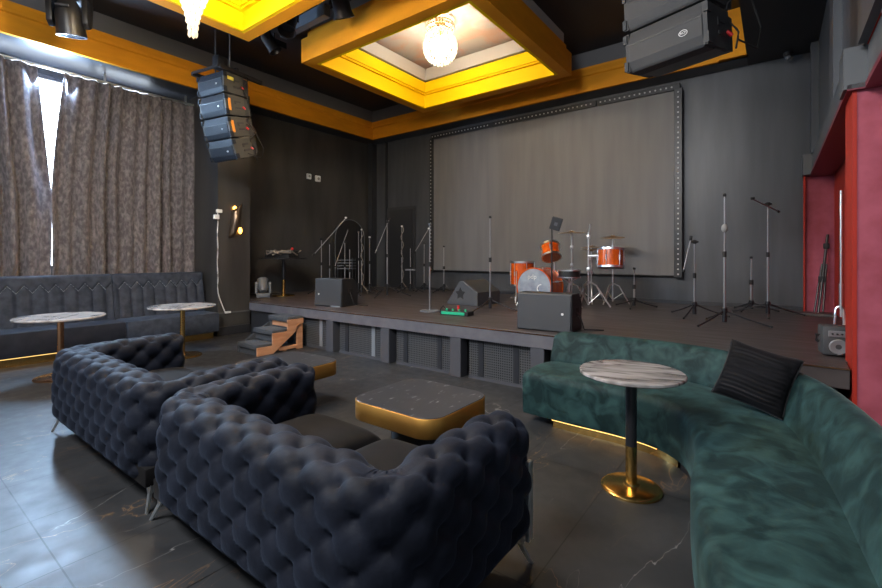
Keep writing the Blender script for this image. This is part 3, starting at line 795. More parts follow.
# black cushion
cu = thing('cushion', 'black ribbed plush cushion leaning on the green sofa back', 'cushion', (-0.10, 3.54, 0.668))
rows = []; n = 34
def pil(u, v, sg):
    k = (1-u**4)*(1-v**4); th = 0.10*max(k, 0)**0.5*(0.75+0.25*(1-u*u)*(1-v*v))
    pinch = 1-0.075*(1-v*v)*abs(u)**3; pinch2 = 1-0.075*(1-u*u)*abs(v)**3
    rib = 0.0035*math.sin(v*44+0.9*math.sin(u*4))*max(k, 0)
    return (0.20*u*pinch, -sg*(th+rib), 0.195*v*pinch2)
for sg in (1, -1):
    for j in range(n+1): pass
mb = MB()
for sg in (1, -1): mb.grid([[pil(-1+2*i/n, -1+2*j/(3*n), sg) for i in range(n+1)] for j in range(3*n+1)])
body = mb.build('cover', 'cushion', cu, ang=2.5)
pip = [pil(u, v, 1) for u, v in [(-1+2*k/20, -1) for k in range(20)]+[(1, -1+2*k/20) for k in range(20)]+[(1-2*k/20, 1) for k in range(20)]+[(-1, 1-2*k/20) for k in range(21)]]
MB().tube([(p[0], 0, p[2]) for p in pip], 0.005, 6).build('piping', 'rubber', cu)
cu.rotation_mode = 'QUATERNION'
cu.rotation_quaternion = (Matrix.Rotation(math.radians(-8), 3, 'Z') @ Matrix.Rotation(math.radians(-24), 3, 'X') @ Matrix.Rotation(math.radians(13), 3, 'Y')).to_quaternion()

# ------------------------------------------------------------------ line arrays
def line_array(label, loc, n, dz, tilt0, step, frontm, sidem, W, rz=0.0, cables=True, bs=1.0):
    t = thing('line_array_speaker', label, 'loudspeaker', loc, rz, 'hanging line array speakers')
    # the thing's origin is the top of the stack, cabinets hang below
    H, D = 0.355, 0.46
    y, z, a = 0.0, 0.0, tilt0
    MB().span((-W/2-0.05, -0.1, 0.0), (-W/2+0.0, D+0.25, 0.06)).span((W/2, -0.1, 0.0), (W/2+0.05, D+0.25, 0.06)).span((-W/2-0.05, D*0.4, 0.03), (W/2+0.05, D*0.5, 0.10)).span((-W/2, -0.12, 0.02), (W/2, -0.08, 0.05)).build('flying_frame', 'blackmetal', t, smooth=False)
    for x in (-0.18, 0.18): MB().cyl((x, D*0.45, 0.1), (x, D*0.45, ZC-loc[2]), 0.010).build('chain', 'fixture_grey', t)
    MB().span((-0.16, D*0.45-0.08, 0.16), (0.0, D*0.45+0.1, 0.38), bevel=0.02).build('hoist', 'fixture', t)
    for i in range(n):
        R = Matrix.Rotation(a, 3, 'X')
        o = Vector((0, y, z))
        # front grille slightly convex with a top lip
        fp = [(0.0, 0.0), (-0.015, -0.05), (-0.03, -0.11), (-0.03, -H+0.10), (-0.012, -H+0.03), (0.0, -H+0.012), (D*0.3, -H+0.012), (D*0.3, 0.0)]
        cab = MB().prism([(D*0.28, 0.0), (D*0.28, -H+0.012), (D, -H+0.05), (D, -0.04)], 0, -W/2+0.02, W/2-0.02)
        for v in cab.bm.verts: v.co = R @ v.co+o
        c = cab.build('cabinet', 'spk_blk', t, smooth=False)
        g = MB().prism(fp, 0, -W/2+0.035, W/2-0.035, bevel=0.004)
        for v in g.bm.verts: v.co = R @ v.co+o
        g.build('grille', frontm, c, smooth=False)
        ln = MB().span((-W/2+0.036, -0.034, -0.118), (W/2-0.036, -0.020, -0.110))
        for v in ln.bm.verts: v.co = R @ v.co+o
        ln.build('grille_seam', 'spk_blk', c, smooth=False)
        for sx in (-1, 1):
            e = MB().prism([(-0.022, -0.01), (-0.022, -H+0.02), (D*0.75, -H+0.03), (D*0.75, -0.02)], 0, sx*(W/2-0.035), sx*W/2)
            for v in e.bm.verts: v.co = R @ v.co+o
            ep = e.build('end_plate', sidem, c, smooth=False)
            h = MB().span((sx*(W/2-0.002), 0.16, -0.10), (sx*(W/2+0.006), 0.27, -0.13)).span((sx*(W/2-0.002), 0.16, -0.20), (sx*(W/2+0.006), 0.27, -0.23)).span((sx*(W/2-0.002), 0.15, -0.10), (sx*(W/2+0.006), 0.18, -0.16))
            for v in h.bm.verts: v.co = R @ v.co+o
            h.build('handle_slot', 'spk_blk', ep, smooth=False)
            for za, zb_ in ((-0.09, -0.02), (-H+0.03, -H+0.11)):
                lk = MB().span((sx*(W/2-0.02), -0.035, za), (sx*(W/2+0.012), 0.03, zb_))
                for v in lk.bm.verts: v.co = R @ v.co+o
                lk.build('link_plate', frontm, ep, smooth=False)
        if frontm == 'spk_blue' and i in (1, 2):
            am = MB().span((W/2-0.002, 0.03, -0.26), (W/2+0.008, 0.075, -0.07))
            for v in am.bm.verts: v.co = R @ v.co+o
            am.build('sticker', 'amber', c, smooth=False)
        rp = MB().cyl((W/2, 0.31, -0.18), (W/2+0.03, 0.33, -0.22), 0.014)
        for v in rp.bm.verts: v.co = R @ v.co+o
        rp.build('plug', 'red_plug', c)
        # small oval badge on the grille
        lp = R @ Vector((W*0.24, -0.034, -0.19))+o
        bd = MB().lathe([(0.026, 0), (0.030, 0.0), (0.030, 0.003), (0.026, 0.003), (0.026, 0)], seg=24, mat=Matrix.Rotation(PI/2, 4, 'X') @ Matrix.Diagonal((1.15*bs, 0.8*bs, 1, 1)))
        for v in bd.bm.verts: v.co = R @ v.co+lp
        bdo = bd.build('badge', 'white', c)
        text_part('badge_lettering', 'RCF', 0.026*bs, 'white', c, lp+R @ Vector((0, -0.002, 0)), (PI/2+a, 0, 0), 0.001)
        nxt = R @ Vector((0, 0, -H-0.004)); y += nxt.y; z += nxt.z; a += step
        lasty, lastz = y, z
    # cable loops at the right end
    cb = MB()
    pts = [(W/2+0.04+0.05*math.sin(k*0.9), D*0.7+0.05*math.sin(k*1.3)+lasty*k/24, 0.05+lastz*k/24) for k in range(25)]
    cb.tube(pts, 0.008, 6)
    if cables:
        cb.tube([(W/2+0.05, D*0.8, lastz*0.55), (W/2+0.09, D+0.06, lastz*0.62), (W/2+0.12, D+0.22, lastz*0.8), (W/2+0.1, D+0.20, lastz*0.92), (W/2+0.05, D*0.9, lastz*0.9)], 0.007, 6)
    cb.build('cable', 'rubber', t)
    return t
la = line_array('black line array hanging beside the curtained window', (-7.40, 3.56, 4.46), 4, 0, math.radians(3), math.radians(5.5), 'spk_blue', 'spk_side', 0.64, rz=math.radians(10), bs=0.55)
MB().span((0.325, 0.05, -0.12), (0.335, 0.16, -0.07)).build('tag', 'yellow_tag', la, smooth=False)
line_array('black line array hanging above the right end of the stage', (-0.74, 4.03, 4.50), 4, 0, math.radians(-1), math.radians(2.0), 'spk_grey', 'spk_grey', 0.68, rz=math.radians(-18))

# ------------------------------------------------------------------ ceiling light fixtures
def moving_head(label, loc, rz, hang=None, tilt=0.3, s=1.0, housing='fixture'):
    t = thing('moving_head_light', label, 'stage light', loc, rz, 'moving head lights')
    up = hang is not None
    k = -1 if up else 1
    MB().box((0, 0, k*0.06*s), (0.30*s, 0.24*s, 0.10*s), bevel=0.015*s).build('base', housing, t)
    for x in (-1, 1): MB().prism([(-0.07*s, k*0.11*s), (0.07*s, k*0.11*s), (0.05*s, k*0.34*s), (0.0, k*0.38*s), (-0.05*s, k*0.34*s)], 0, x*0.15*s-0.025*s, x*0.15*s+0.025*s, bevel=0.006*s).build('arm', housing, t)
    R = Matrix.Rotation(tilt, 4, 'X')
    c = Vector((0, 0, k*0.28*s))
    hd = MB().lathe([(0, 0.16*s), (0.07*s, 0.16*s), (0.10*s, 0.10*s), (0.115*s, 0.02*s), (0.12*s, -0.12*s), (0.125*s, -0.17*s), (0.105*s, -0.17*s), (0.10*s, -0.15*s), (0, -0.15*s)], c=c, mat=R, seg=28).build('lamp_head', housing, t)
    MB().lathe([(0, -0.150*s), (0.10*s, -0.152*s), (0.09*s, -0.165*s), (0, -0.172*s)], c=c, mat=R, seg=24).build('lens', 'lens', hd)
    MB().box((0.0, -0.135*s, k*0.22*s), (0.11*s, 0.02*s, 0.018*s)).build('badge_plate', 'fixture_grey', hd, smooth=False)
    if up: MB().cyl((0, 0, 0), (0, 0, hang-loc[2]), 0.03*s).box((0, 0, 0.02*s), (0.12*s, 0.1*s, 0.07*s)).build('clamp', housing, t)
    return t
moving_head('large black moving head light over the curtains, top left corner', (-7.28, 1.70, 4.90), 0.9, hang=ZC, tilt=0.25, s=1.3)
moving_head('grey moving head light standing at the stage left end by the sconce', (-8.22, 4.98, STAGE), 1.1, None, tilt=2.5, s=0.85, housing='fixture_grey')
def spot(label, loc, rz, tilt, s=1.0, m='fixture'):
    t = thing('spotlight', label, 'stage light', loc, rz, 'ceiling spotlights')
    R = Matrix.Rotation(tilt, 4, 'X')
    MB().lathe([(0, 0.14*s), (0.06*s, 0.14*s), (0.085*s, 0.08*s), (0.09*s, -0.10*s), (0.11*s, -0.16*s), (0.10*s, -0.16*s), (0.08*s, -0.08*s), (0, -0.08*s)], mat=R, seg=24).build('housing', m, t)
    MB().span((-0.12*s, -0.015, -0.02*s), (-0.105*s, 0.015, 0.22*s)).span((0.105*s, -0.015, -0.02*s), (0.12*s, 0.015, 0.22*s)).span((-0.12*s, -0.015, 0.21*s), (0.12*s, 0.015, 0.225*s)).build('yoke', 'fixture', t, smooth=False)
    MB().cyl((0, 0, 0.22*s), (0, 0, ZC-loc[2]), 0.018).build('hanger', 'fixture', t)
    return t
spot('black spotlight hanging between the two coffers, rightmost of three', (-4.70, 3.98, 4.92), 0.3, 0.5, 1.35)
spot('black spotlight hanging at the left front corner of the rear coffer', (-5.72, 3.88, 4.92), 0.5, -0.4, 1.25)
spot('dark spotlight hanging nearest the left line array', (-6.66, 4.15, 5.00), -0.6, 0.6, 1.1)
bl = MB().span((-6.42, 4.19, 5.02), (-5.3, 4.30, 5.20)).cyl((-6.3, 4.24, 5.2), (-6.3, 4.24, ZC), 0.015).cyl((-5.4, 4.24, 5.2), (-5.4, 4.24, ZC), 0.015)
tag(bl.build('lighting_bar', 'fixture_grey', None, smooth=False, loc=(-5.8, 4.24, 5.02)), 'grey lighting bar hanging between the two coffers', 'lighting bar')
ly = MB().span((-7.0, 2.45, 5.1), (-6.85, 4.6, 5.2)).cyl((-6.92, 2.6, 5.2), (-6.92, 2.6, ZC), 0.015).cyl((-6.92, 4.4, 5.2), (-6.92, 4.4, ZC), 0.015)
tag(ly.build('cable_tray', 'fixture', None, smooth=False, loc=(-6.92, 3.5, 5.1)), 'dark cable tray hanging left of the coffers', 'tray')
# small dome on the soffit right of the orange end
sd = thing('security_camera', 'small black dome camera at the top right of the grey back wall', 'camera', (0.16, 8.60, ZS))
MB().lathe([(0, 0), (0.06, 0), (0.06, -0.04), (0.045, -0.06), (0, -0.06)]).build('mount', 'fixture', sd)
MB().sphere((0, 0, -0.07), 0.045).build('dome', 'lens', sd)

# ------------------------------------------------------------------ chandeliers
def chandelier(label, loc, ztop, rings, crown, cm='crystal', core=()):
    t = thing('chandelier', label, 'chandelier', loc, 0, 'crystal chandeliers')
    MB().cyl((0, 0, 0), (0, 0, ztop-loc[2]), 0.012).lathe([(0, ztop-loc[2]), (0.10, ztop-loc[2]), (0.09, ztop-loc[2]-0.04), (0, ztop-loc[2]-0.05)]).build('rod', 'brass', t)
    fr = MB()
    for r, z, k, s in crown:
        fr.tube([(r*math.cos(2*PI*i/32), r*math.sin(2*PI*i/32), z) for i in range(33)], 0.012, 6)
    fr.build('frame', 'brass', t)
    MB().lathe(list(core), seg=24).build('lamp_core', 'core_front' if cm == 'crystal_front' else 'core', t)
    def pack(spec, nm, m):
        mb = MB()
        for r, z, k, s in spec:
            for i in range(k):
                a = 2*PI*(i+0.5*(hash(round(z*1000)) % 2))/k
                mb.ico((r*math.cos(a), r*math.sin(a), z), s, (0.62, 0.62, 1.3))
        o = mb.build(nm, m, t, smooth=False); o['kind'] = 'stuff'; return o
    pack(rings, 'crystal_strands', cm); pack(crown, 'crystal_crown', 'crystal_dim')
    return t
r1 = []
for j in range(13):
    th = PI*(0.06+0.82*j/12.0); r = 0.285*math.sin(th)
    r1.append((r, -0.285*math.cos(th), max(5, int(r/0.285*26)), 0.026))
chandelier('glowing crystal ball chandelier in the coffer above the stage', (-4.50, 5.96, 4.98), 5.42, r1, [(0.20, 0.26, 26, 0.024), (0.24, 0.32, 30, 0.026), (0.22, 0.38, 28, 0.024)],
           core=[(0, -0.17), (0.09, -0.14), (0.15, -0.07), (0.17, 0.0), (0.15, 0.07), (0.09, 0.14), (0, 0.16)])
r2 = []
for j in range(15):
    f = j/14.0; r = 0.03+0.36*f**1.6; r2.append((r, -0.44+0.87*f, max(4, int(5+30*f**1.4)), 0.03))
chandelier('glowing crystal chandelier cut by the top edge, in the front coffer', (-4.46, 1.97, 4.03), 5.42, r2, [(0.42, 0.45, 40, 0.028), (0.36, 0.56, 36, 0.028)], 'crystal_front',
           core=[(0, -0.36), (0.03, -0.30), (0.06, -0.1), (0.14, 0.12), (0.26, 0.34), (0.28, 0.42), (0, 0.44)])

# ------------------------------------------------------------------ wall fittings
sn = thing('wall_sconce', 'bronze half-cylinder sconce glowing amber on the pillar', 'wall lamp', (XP, 4.36, 2.14))
prs = []
for j in range(3):
    prs.append(None)
mb = MB(); rows = []
for j in range(9):
    z = -0.26+0.52*j/8; tw = 0.25*(j/8-0.5)
    rows.append([(0.115*math.sin(PI*k/14)*(1.0-0.25*abs(j/4-1)), 0.095*math.cos(PI*k/14)+tw*0.25, z+0.07*math.cos(PI*k/14)) for k in range(15)])
mb.grid(rows); o = mb.build('shell', 'sconce', sn); md = o.modifiers.new('t', 'SOLIDIFY'); md.thickness = 0.006
MB().span((0, -0.03, -0.14), (0.03, 0.03, 0.14)).build('back_plate', 'sconce', sn, smooth=False)
MB().sphere((0.035, -0.02, 0.225), 0.032, (1, 1, 1.4)).sphere((0.055, 0.075, -0.19), 0.034, (1, 1, 1.8)).build('bulb', 'glow', sn)
def socket(label, loc, size, cat='wall box'):
    t = thing('wall_sensor', label, cat, loc, 0)
    MB().span((0, -size/2, -size/2), (size*0.35, size/2, size/2), bevel=size*0.12).build('casing', 'white', t)
    MB().sphere((size*0.35, 0, 0), size*0.22).build('lens', 'mesh_grey', t)
    return t
socket('left one of two small white sensors on the dark stage wall', (XS, 6.66, 3.40), 0.13)
socket('right one of two small white sensors on the dark stage wall', (XS, 6.92, 3.38), 0.15)
cb = thing('wall_cable', 'white cable with box and plug running down the pillar', 'cable', (XP, 4.05, 0.42))
MB().tube([(0.012, -0.02+0.006*math.sin(k*1.1)+(0.14*max(0, (k-14)/6.0)**2), 1.85-1.85*k/20.0) for k in range(21)], 0.009, 6).build('cord', 'white', cb)
MB().span((0, -0.10, 1.72), (0.06, -0.01, 1.80), bevel=0.006).span((0, -0.05, 1.84), (0.05, 0.05, 1.90), bevel=0.006).build('box', 'white', cb, smooth=False)
MB().span((0, 0.11, -0.015), (0.035, 0.22, 0.02), bevel=0.006).build('plug', 'white', cb, smooth=False)
# arched panel against the stage side wall
ap = thing('arched_panel', 'black arched panel leaning on the dark stage side wall', 'panel', (XS+0.03, 7.9, STAGE))
arch = [(-0.5, 0)]+[(-0.5*math.cos(PI*k/24), 1.30+0.5*math.sin(PI*k/24)) for k in range(25)]+[(0.5, 0)]
MB().prism(arch, 0, 0.0, 0.07, bevel=0.006).build('board', 'spk_blk', ap)
MB().tube([(0.072, y, z) for y, z in arch], 0.012, 6).build('rim', 'fixture_grey', ap)
ss = thing('keyboard_stand', 'slatted black rack in front of the arched panel', 'stand', (-8.55, 7.45, STAGE), 0.5)
for k in range(4): MB().span((-0.2, -0.14, 0.52+0.07*k), (0.2, 0.14, 0.545+0.07*k)).build('slat', 'fixture_grey', ss, smooth=False)
for x in (-0.19, 0.19):
    for y in (-0.12, 0.12): MB().cyl((x, y, 0), (x, y, 0.80), 0.014).build('leg', 'blackmetal', ss)

# ------------------------------------------------------------------ stage monitors
def monitor(label, loc, rz, w, h, d, slope, face='spk', badge=True, legtag=False):
    t = thing('stage_monitor', label, 'loudspeaker', loc, rz, 'stage monitor speakers')
    MB().prism([(0.02, 0), (d, 0), (d, h*0.75), (d*0.72, h), (slope, h), (0.02+slope*0.1, 0.02)], 0, -w/2, w/2, bevel=0.008).build('cabinet', 'spk_blk', t, smooth=False)
    MB().prism([(0.0, 0.012), (0.025, 0.012), (slope+0.02, h-0.008), (slope-0.005, h-0.008)], 0, -w/2+0.012, w/2-0.012, bevel=0.004).build('grille', face, t, smooth=False)
    for sx in (-1, 1): MB().span((sx*w/2-0.004, d*0.42, h*0.40), (sx*w/2+0.004, d*0.66, h*0.62)).build('handle', 'rubber', t, smooth=False)
    if badge:
        MB().lathe([(0, 0), (0.014, 0), (0.014, 0.004), (0, 0.004)], c=(w*0.34, slope*0.45-0.003, h*0.48), seg=20, mat=Matrix.Rotation(PI/2, 4, 'X')).build('badge', 'white', t)
    if legtag: MB().span((w*0.12, -0.004, 0.0), (w*0.45, 0.004, 0.02)).build('tag', 'silver_strip', t, smooth=False)
    MB().tube([(w/2+0.01, d*0.5, h*0.5), (w/2+0.05, d*0.5, h*0.3), (w/2+0.07, d*0.6, 0.02), (w/2+0.25, d*0.9, 0.01)], 0.008, 6).build('cable', 'rubber', t)
    return t
m1 = monitor('black stage monitor at the left end of the stage, before the stand cluster', (-5.92, 4.74, STAGE), math.radians(8), 0.60, 0.46, 0.42, 0.03, badge=False, legtag=True)
MB().lathe([(0, 0), (0.014, 0), (0.014, 0.004), (0, 0.004)], c=(-0.2, 0.012, 0.2), seg=20, mat=Matrix.Rotation(PI/2, 4, 'X')).build('badge', 'white', m1)
monitor('black stage monitor at the stage edge behind the green sofa end', (-2.05, 4.60, STAGE), math.radians(4), 0.63, 0.415, 0.40, 0.03)
wm = thing('stage_monitor', 'wedge stage monitor seen from its end, right of the screen corner', 'loudspeaker', (-4.28, 6.28, STAGE), math.radians(-4), 'stage monitor speakers')
wp = [(-0.32, 0.0), (-0.33, 0.03), (-0.05, 0.40), (0.02, 0.41), (0.33, 0.22), (0.33, 0.0)]
MB().prism(wp, 1, 0.0, 0.68, bevel=0.01).build('cabinet', 'spk_mid', wm, smooth=False)
MB().prism([(0.03, 0.418), (0.338, 0.225), (0.33, 0.215), (0.02, 0.40)], 1, 0.02, 0.66).build('grille', 'wall_brown', wm, smooth=False)
star = []
for k in range(10):
    r = 0.11 if k % 2 == 0 else 0.06; a = PI/2+PI*k/5; star.append((-0.03+r*math.cos(a), 0.19+r*math.sin(a)))
MB().prism(star, 1, -0.004, 0.004).build('badge', 'rubber', wm, smooth=False)
pb_ = thing('effects_pedalboard', 'small green pedalboard on the stage in front of the wedge monitor', 'pedalboard', (-3.60, 5.16, STAGE), 0.1)
MB().span((-0.22, -0.09, 0), (0.22, 0.10, 0.06), bevel=0.006).build('case', 'spk_blk', pb_, smooth=False)
MB().span((-0.20, -0.096, 0.012), (0.17, -0.088, 0.05), bevel=0.002).build('front_panel', 'green_case', pb_, smooth=False)
for x in (-0.15, -0.05, 0.05, 0.15): MB().cyl((x, -0.02, 0.06), (x, -0.02, 0.085), 0.016).build('foot_switch', 'green_case', pb_)
MB().cyl((0.0, 0.05, 0.06), (0.0, 0.05, 0.13), 0.018).build('knob', 'red_plug', pb_)
MB().tube([(-0.2, 0.05, 0.05), (-0.24, 0.02, 0.12), (-0.3, 0.05, 0.06), (-0.34, 0.1, 0.01)], 0.008, 6).build('cable', 'rubber', pb_)

# ------------------------------------------------------------------ microphone stands
def mic_stand(label, loc, h, rz=0.0, base='tripod', spread=0.30, boom=None, clip=None, mat='standm', mic=None, cable=False, fat=0.011, legh=0.16):
    t = thing('microphone_stand', label, 'microphone stand', loc, rz, 'microphone stands on the stage')
    if base == 'tripod':
        MB().cyl((0, 0, 0.03), (0, 0, legh+0.03), 0.026, 0.020).cyl((0, 0, legh-0.02), (0, 0, legh+0.04), 0.033).build('hub', 'blackmetal', t)
        for k in range(3):
            a = 2*PI*k/3
            lg = MB().tube([(0.02*math.cos(a), 0.02*math.sin(a), legh), (spread*0.5*math.cos(a), spread*0.5*math.sin(a), legh*0.5), (spread*math.cos(a), spread*math.sin(a), 0.012)], 0.010, 8).build('leg', 'blackmetal', t)
            MB().sphere((spread*math.cos(a), spread*math.sin(a), 0.013), 0.013).build('rubber_foot', 'rubber', lg)
    else:
        MB().lathe([(0, 0), (0.15, 0), (0.15, 0.012), (0.13, 0.022), (0.03, 0.032), (0, 0.032)], seg=40).build('base', 'fixture_grey', t)
    mid = h*0.55
    MB().cyl((0, 0, 0.03), (0, 0, mid), fat+0.002).build('lower_tube', mat, t)
    MB().cyl((0, 0, mid), (0, 0, h), fat*0.72).build('upper_tube', mat, t)
    MB().cyl((0, 0, mid-0.04), (0, 0, mid+0.03), fat*2.0).build('clutch', 'rubber', t)
    top = Vector((0, 0, h))
    if boom:
        a = Vector(boom[0]); b = Vector(boom[1])
        bo = MB().cyl(a, b, 0.008).build('boom', mat, t)
        MB().cyl(a, a+(a-b).normalized()*0.06, 0.016).build('counterweight', 'rubber', bo)
        MB().box((0, 0, h), (0.05, 0.05, 0.05), bevel=0.01).cyl((-0.04, 0, h), (0.05, 0, h), 0.012).build('boom_clutch', 'rubber', t)
        top = b
    if clip:
        MB().box(top+Vector((0, 0, 0.012)), (0.035, 0.05, 0.035), bevel=0.008).build('mic_clip', clip, t)
    if mic:
        d = Vector(mic)
        mi = MB().cyl(top, top+d*0.13, 0.011, 0.018).build('microphone', 'rubber', t)
        MB().sphere(top+d*0.15, 0.028).build('mic_grille', 'mesh_grey', mi)
    if cable:
        MB().tube([(0.03*math.sin(k*1.15)+0.015+(0.10*max(0, (k-15)/9.0)**2), 0.02*math.cos(k*0.8)-0.025, h*(1-k/24.0)+0.01) for k in range(25)], 0.010, 6).build('cable', 'cablem', t)
    return t
V = Vector
mic_stand('boom stand nearest the left wall, its boom rising right to a white tip', (-8.16, 6.37, STAGE), 1.22, 0.2, boom=(V((-0.12, -0.08, 0.90)), V((0.45, 0.30, 1.70))), clip='white')
mic_stand('short straight stand just right of the boom stand nearest the left wall', (-7.85, 6.35, STAGE), 1.10, 0.5, clip='rubber')
mic_stand('boom stand before the arched panel, boom crossing its black face', (-7.66, 6.62, STAGE), 1.16, 0.9, boom=(V((-0.22, -0.16, 0.62)), V((0.07, 0.05, 1.42))), clip='rubber')
mic_stand('low thin stand behind the left stage monitor', (-7.25, 6.40, STAGE), 0.98, 0.1)
mic_stand('straight stand at the right edge of the arched panel', (-7.90, 7.25, STAGE), 1.40, 0.4, clip='fixture_grey')
mic_stand('stand draped with coiled cable in the left cluster', (-7.38, 6.86, STAGE), 1.42, 0.7, clip='white', cable=True)
mic_stand('straight stand with white clip, rightmost of the left cluster', (-7.54, 7.26, STAGE), 1.27, 0.3, clip='white', cable=False)
mic_stand('tall wide-legged boom stand left of the door, boom hanging down', (-6.43, 6.69, STAGE), 1.55, 0.75, spread=0.48, boom=(V((0.03, 0.02, 1.58)), V((-0.24, -0.17, 0.90))), legh=0.22)
mic_stand('stand before the open door with white clip and hanging cable', (-7.22, 8.02, STAGE), 1.55, 0.5, clip='white', cable=True)
s = mic_stand('short stand carrying a small pale tray, in front of the door', (-6.80, 7.85, STAGE), 1.02, 0.2, spread=0.34)
MB().box((0, 0, 0.52), (0.22, 0.10, 0.035), bevel=0.008).build('tray', 'silver_strip', s, smooth=False)
mic_stand('boom stand with white clip between the door and the screen border', (-6.75, 8.30, STAGE), 1.15, 0.6, boom=(V((-0.20, -0.14, 0.95)), V((0.10, 0.07, 1.50))), clip='white', spread=0.34)
mic_stand('straight stand on a round base at the lower left corner of the screen', (-4.16, 5.25, STAGE), 1.30, 0, base='disc', clip='fixture_grey')
mic_stand('small stand in front of the screen, behind the wedge monitor', (-6.10, 8.22, STAGE), 1.05, 0.2, clip='rubber', fat=0.014)
mic_stand('tall tripod stand right of the wedge monitor, centre of the stage', (-3.50, 5.91, STAGE), 1.42, 0.35, spread=0.40, clip='rubber')
mic_stand('short tripod stand right of the orange drums', (-1.83, 7.66, STAGE), 0.62, 0.6, spread=0.36, clip='rubber', fat=0.014, legh=0.12)
mic_stand('medium tripod stand beside the right border of the screen', (-0.89, 7.01, STAGE), 1.03, 0.35, spread=0.42, boom=(V((-0.06, -0.05, 1.05)), V((-0.16, -0.11, 0.62))), clip='rubber')
mic_stand('tall stand with foam microphone on its shaft, standing nearest the green sofa', (-0.49, 6.38, STAGE), 1.56, 0.0, spread=0.46, clip='rubber', mat='standm')
mic_stand('short stand against the grey back wall near the red niche', (-0.29, 8.25, STAGE), 0.80, 0.2, spread=0.34, clip='rubber', fat=0.015, legh=0.12)
mic_stand('tall T-shaped boom stand left of the red niche', (-0.08, 7.72, STAGE), 1.56, 0.55, spread=0.48, boom=(V((0.22, 0.16, 1.48)), V((-0.34, -0.25, 1.60))), clip='rubber')
mfoam = [o for o in bpy.data.objects if o.get('label', '').startswith('tall stand with foam')][0]
MB().sphere((0, 0, 1.17), 0.035, (1, 1, 1.5)).build('foam_ball', 'mesh_grey', mfoam)
# folded stand leaning in the red niche
fs = thing('folded_stand', 'folded black speaker stand leaning on the raspberry niche wall', 'stand', (0.50, 8.40, STAGE))
a, b = V((0, 0, 0.02)), V((0.12, 0.24, 1.15))
MB().cyl(a, b, 0.018).build('pole', 'blackmetal', fs)
for dx, dy in ((-0.045, 0.01), (0.05, -0.01), (0.0, -0.045)):
    MB().cyl(a+V((dx, dy, 0)), a.lerp(b, 0.62)+V((dx*0.5, dy*0.5, 0)), 0.012).build('leg', 'blackmetal', fs)
MB().box(a.lerp(b, 0.42), (0.09, 0.08, 0.09), bevel=0.01).box(a.lerp(b, 0.85), (0.07, 0.07, 0.08), bevel=0.01).build('collar', 'rubber', fs)
cs = thing('chrome_stand', 'tall chrome stand in the red niche, partly hidden by the column', 'stand', (0.635, 7.15, STAGE), 0.3)
MB().cyl((0, 0, 0.1), (0, 0, 1.62), 0.014).build('pole', 'chrome', cs)
MB().cyl((0, 0, 0.2), (0, 0, 0.5), 0.022).build('sleeve', 'chrome', cs)
for k in range(3):
    an = 2*PI*k/3+2.6
    MB().tube([(0, 0, 0.24), (0.05*math.cos(an), 0.05*math.sin(an), 0.2), (0.06*math.cos(an), 0.06*math.sin(an), 0.0)], 0.012).build('leg', 'chrome', cs)
tag(MB().span((0.22, 8.06, STAGE), (0.68, 8.18, STAGE+0.03), bevel=0.004).build('plank', 'plank', None, smooth=False, loc=(0.4, 8.1, STAGE)), 'thin dark plank lying before the red niche on the stage', 'plank')
# amplifier
am = thing('guitar_amplifier', 'small grey amplifier with round speaker beside the red column', 'amplifier', (0.425, 4.85, STAGE), math.radians(8))
MB().span((-0.11, 0.0, 0.01), (0.085, 0.18, 0.25), bevel=0.02).build('cabinet', 'amp', am)
MB().span((-0.075, -0.006, 0.165), (0.06, 0.004, 0.215), bevel=0.004).build('control_panel', 'ampface', am, smooth=False)
for x in (-0.05, -0.02, 0.01, 0.04): MB().cyl((x, -0.006, 0.19), (x, -0.016, 0.19), 0.007, seg=10).build('knob', 'rubber', am)
MB().lathe([(0.02, 0.0), (0.055, 0.004), (0.062, 0.0), (0.062, -0.006), (0, -0.006)], c=(-0.01, -0.004, 0.085), seg=28, mat=Matrix.Rotation(PI/2, 4, 'X')).build('speaker_cone', 'ampface', am)
MB().tube([(-0.12, 0.08, 0.16), (-0.135, 0.08, 0.17), (-0.135, 0.08, 0.12), (-0.12, 0.08, 0.11)], 0.012).build('handle', 'rubber', am)
MB().cyl((-0.02, -0.02, 0.02), (0.09, -0.025, 0.08), 0.004).build('cord', 'ampface', am)

# ------------------------------------------------------------------ drum kit
GD = 'orange drum kit'
def drum(name, label, loc, r, d, rotm, front, legs=None, badge=None, back='clearhead', cat='drum'):
    t = thing(name, label, cat, loc, 0, GD)
    T = rotm.to_4x4()
    MB().lathe([(r, -d/2), (r, d/2)], seg=48, mat=T).build('shell', 'drum', t)
    MB().lathe([(0, d/2+0.004), (r*0.97, d/2+0.006)], seg=48, mat=T).build('drumhead', front, t)
    MB().lathe([(0, -d/2-0.004), (r*0.97, -d/2-0.006)], seg=48, mat=T).build('drumhead', back, t)
    for sgn in (1, -1):
        MB().lathe([(r*0.97, sgn*(d/2+0.012)), (r+0.012, sgn*(d/2+0.012)), (r+0.012, sgn*(d/2-0.02)), (r, sgn*(d/2-0.02))], seg=48, mat=T).build('hoop', 'chrome' if name != 'bass_drum' else 'drum', t)
    for k in range(6):
        a = 2*PI*k/6+0.3
        c = Vector((math.cos(a)*(r+0.012), math.sin(a)*(r+0.012), 0))
        MB().cyl(T @ (c+Vector((0, 0, -d/2))), T @ (c+Vector((0, 0, d/2))), 0.005, seg=8).cyl(T @ (c+Vector((0, 0, -0.04))), T @ (c+Vector((0, 0, 0.04))), 0.012, seg=10).build('lug', 'chrome', t)
    return t
RX = lambda d: Matrix.Rotation(math.radians(d), 3, 'X')
RZ = lambda d: Matrix.Rotation(math.radians(d), 3, 'Z')
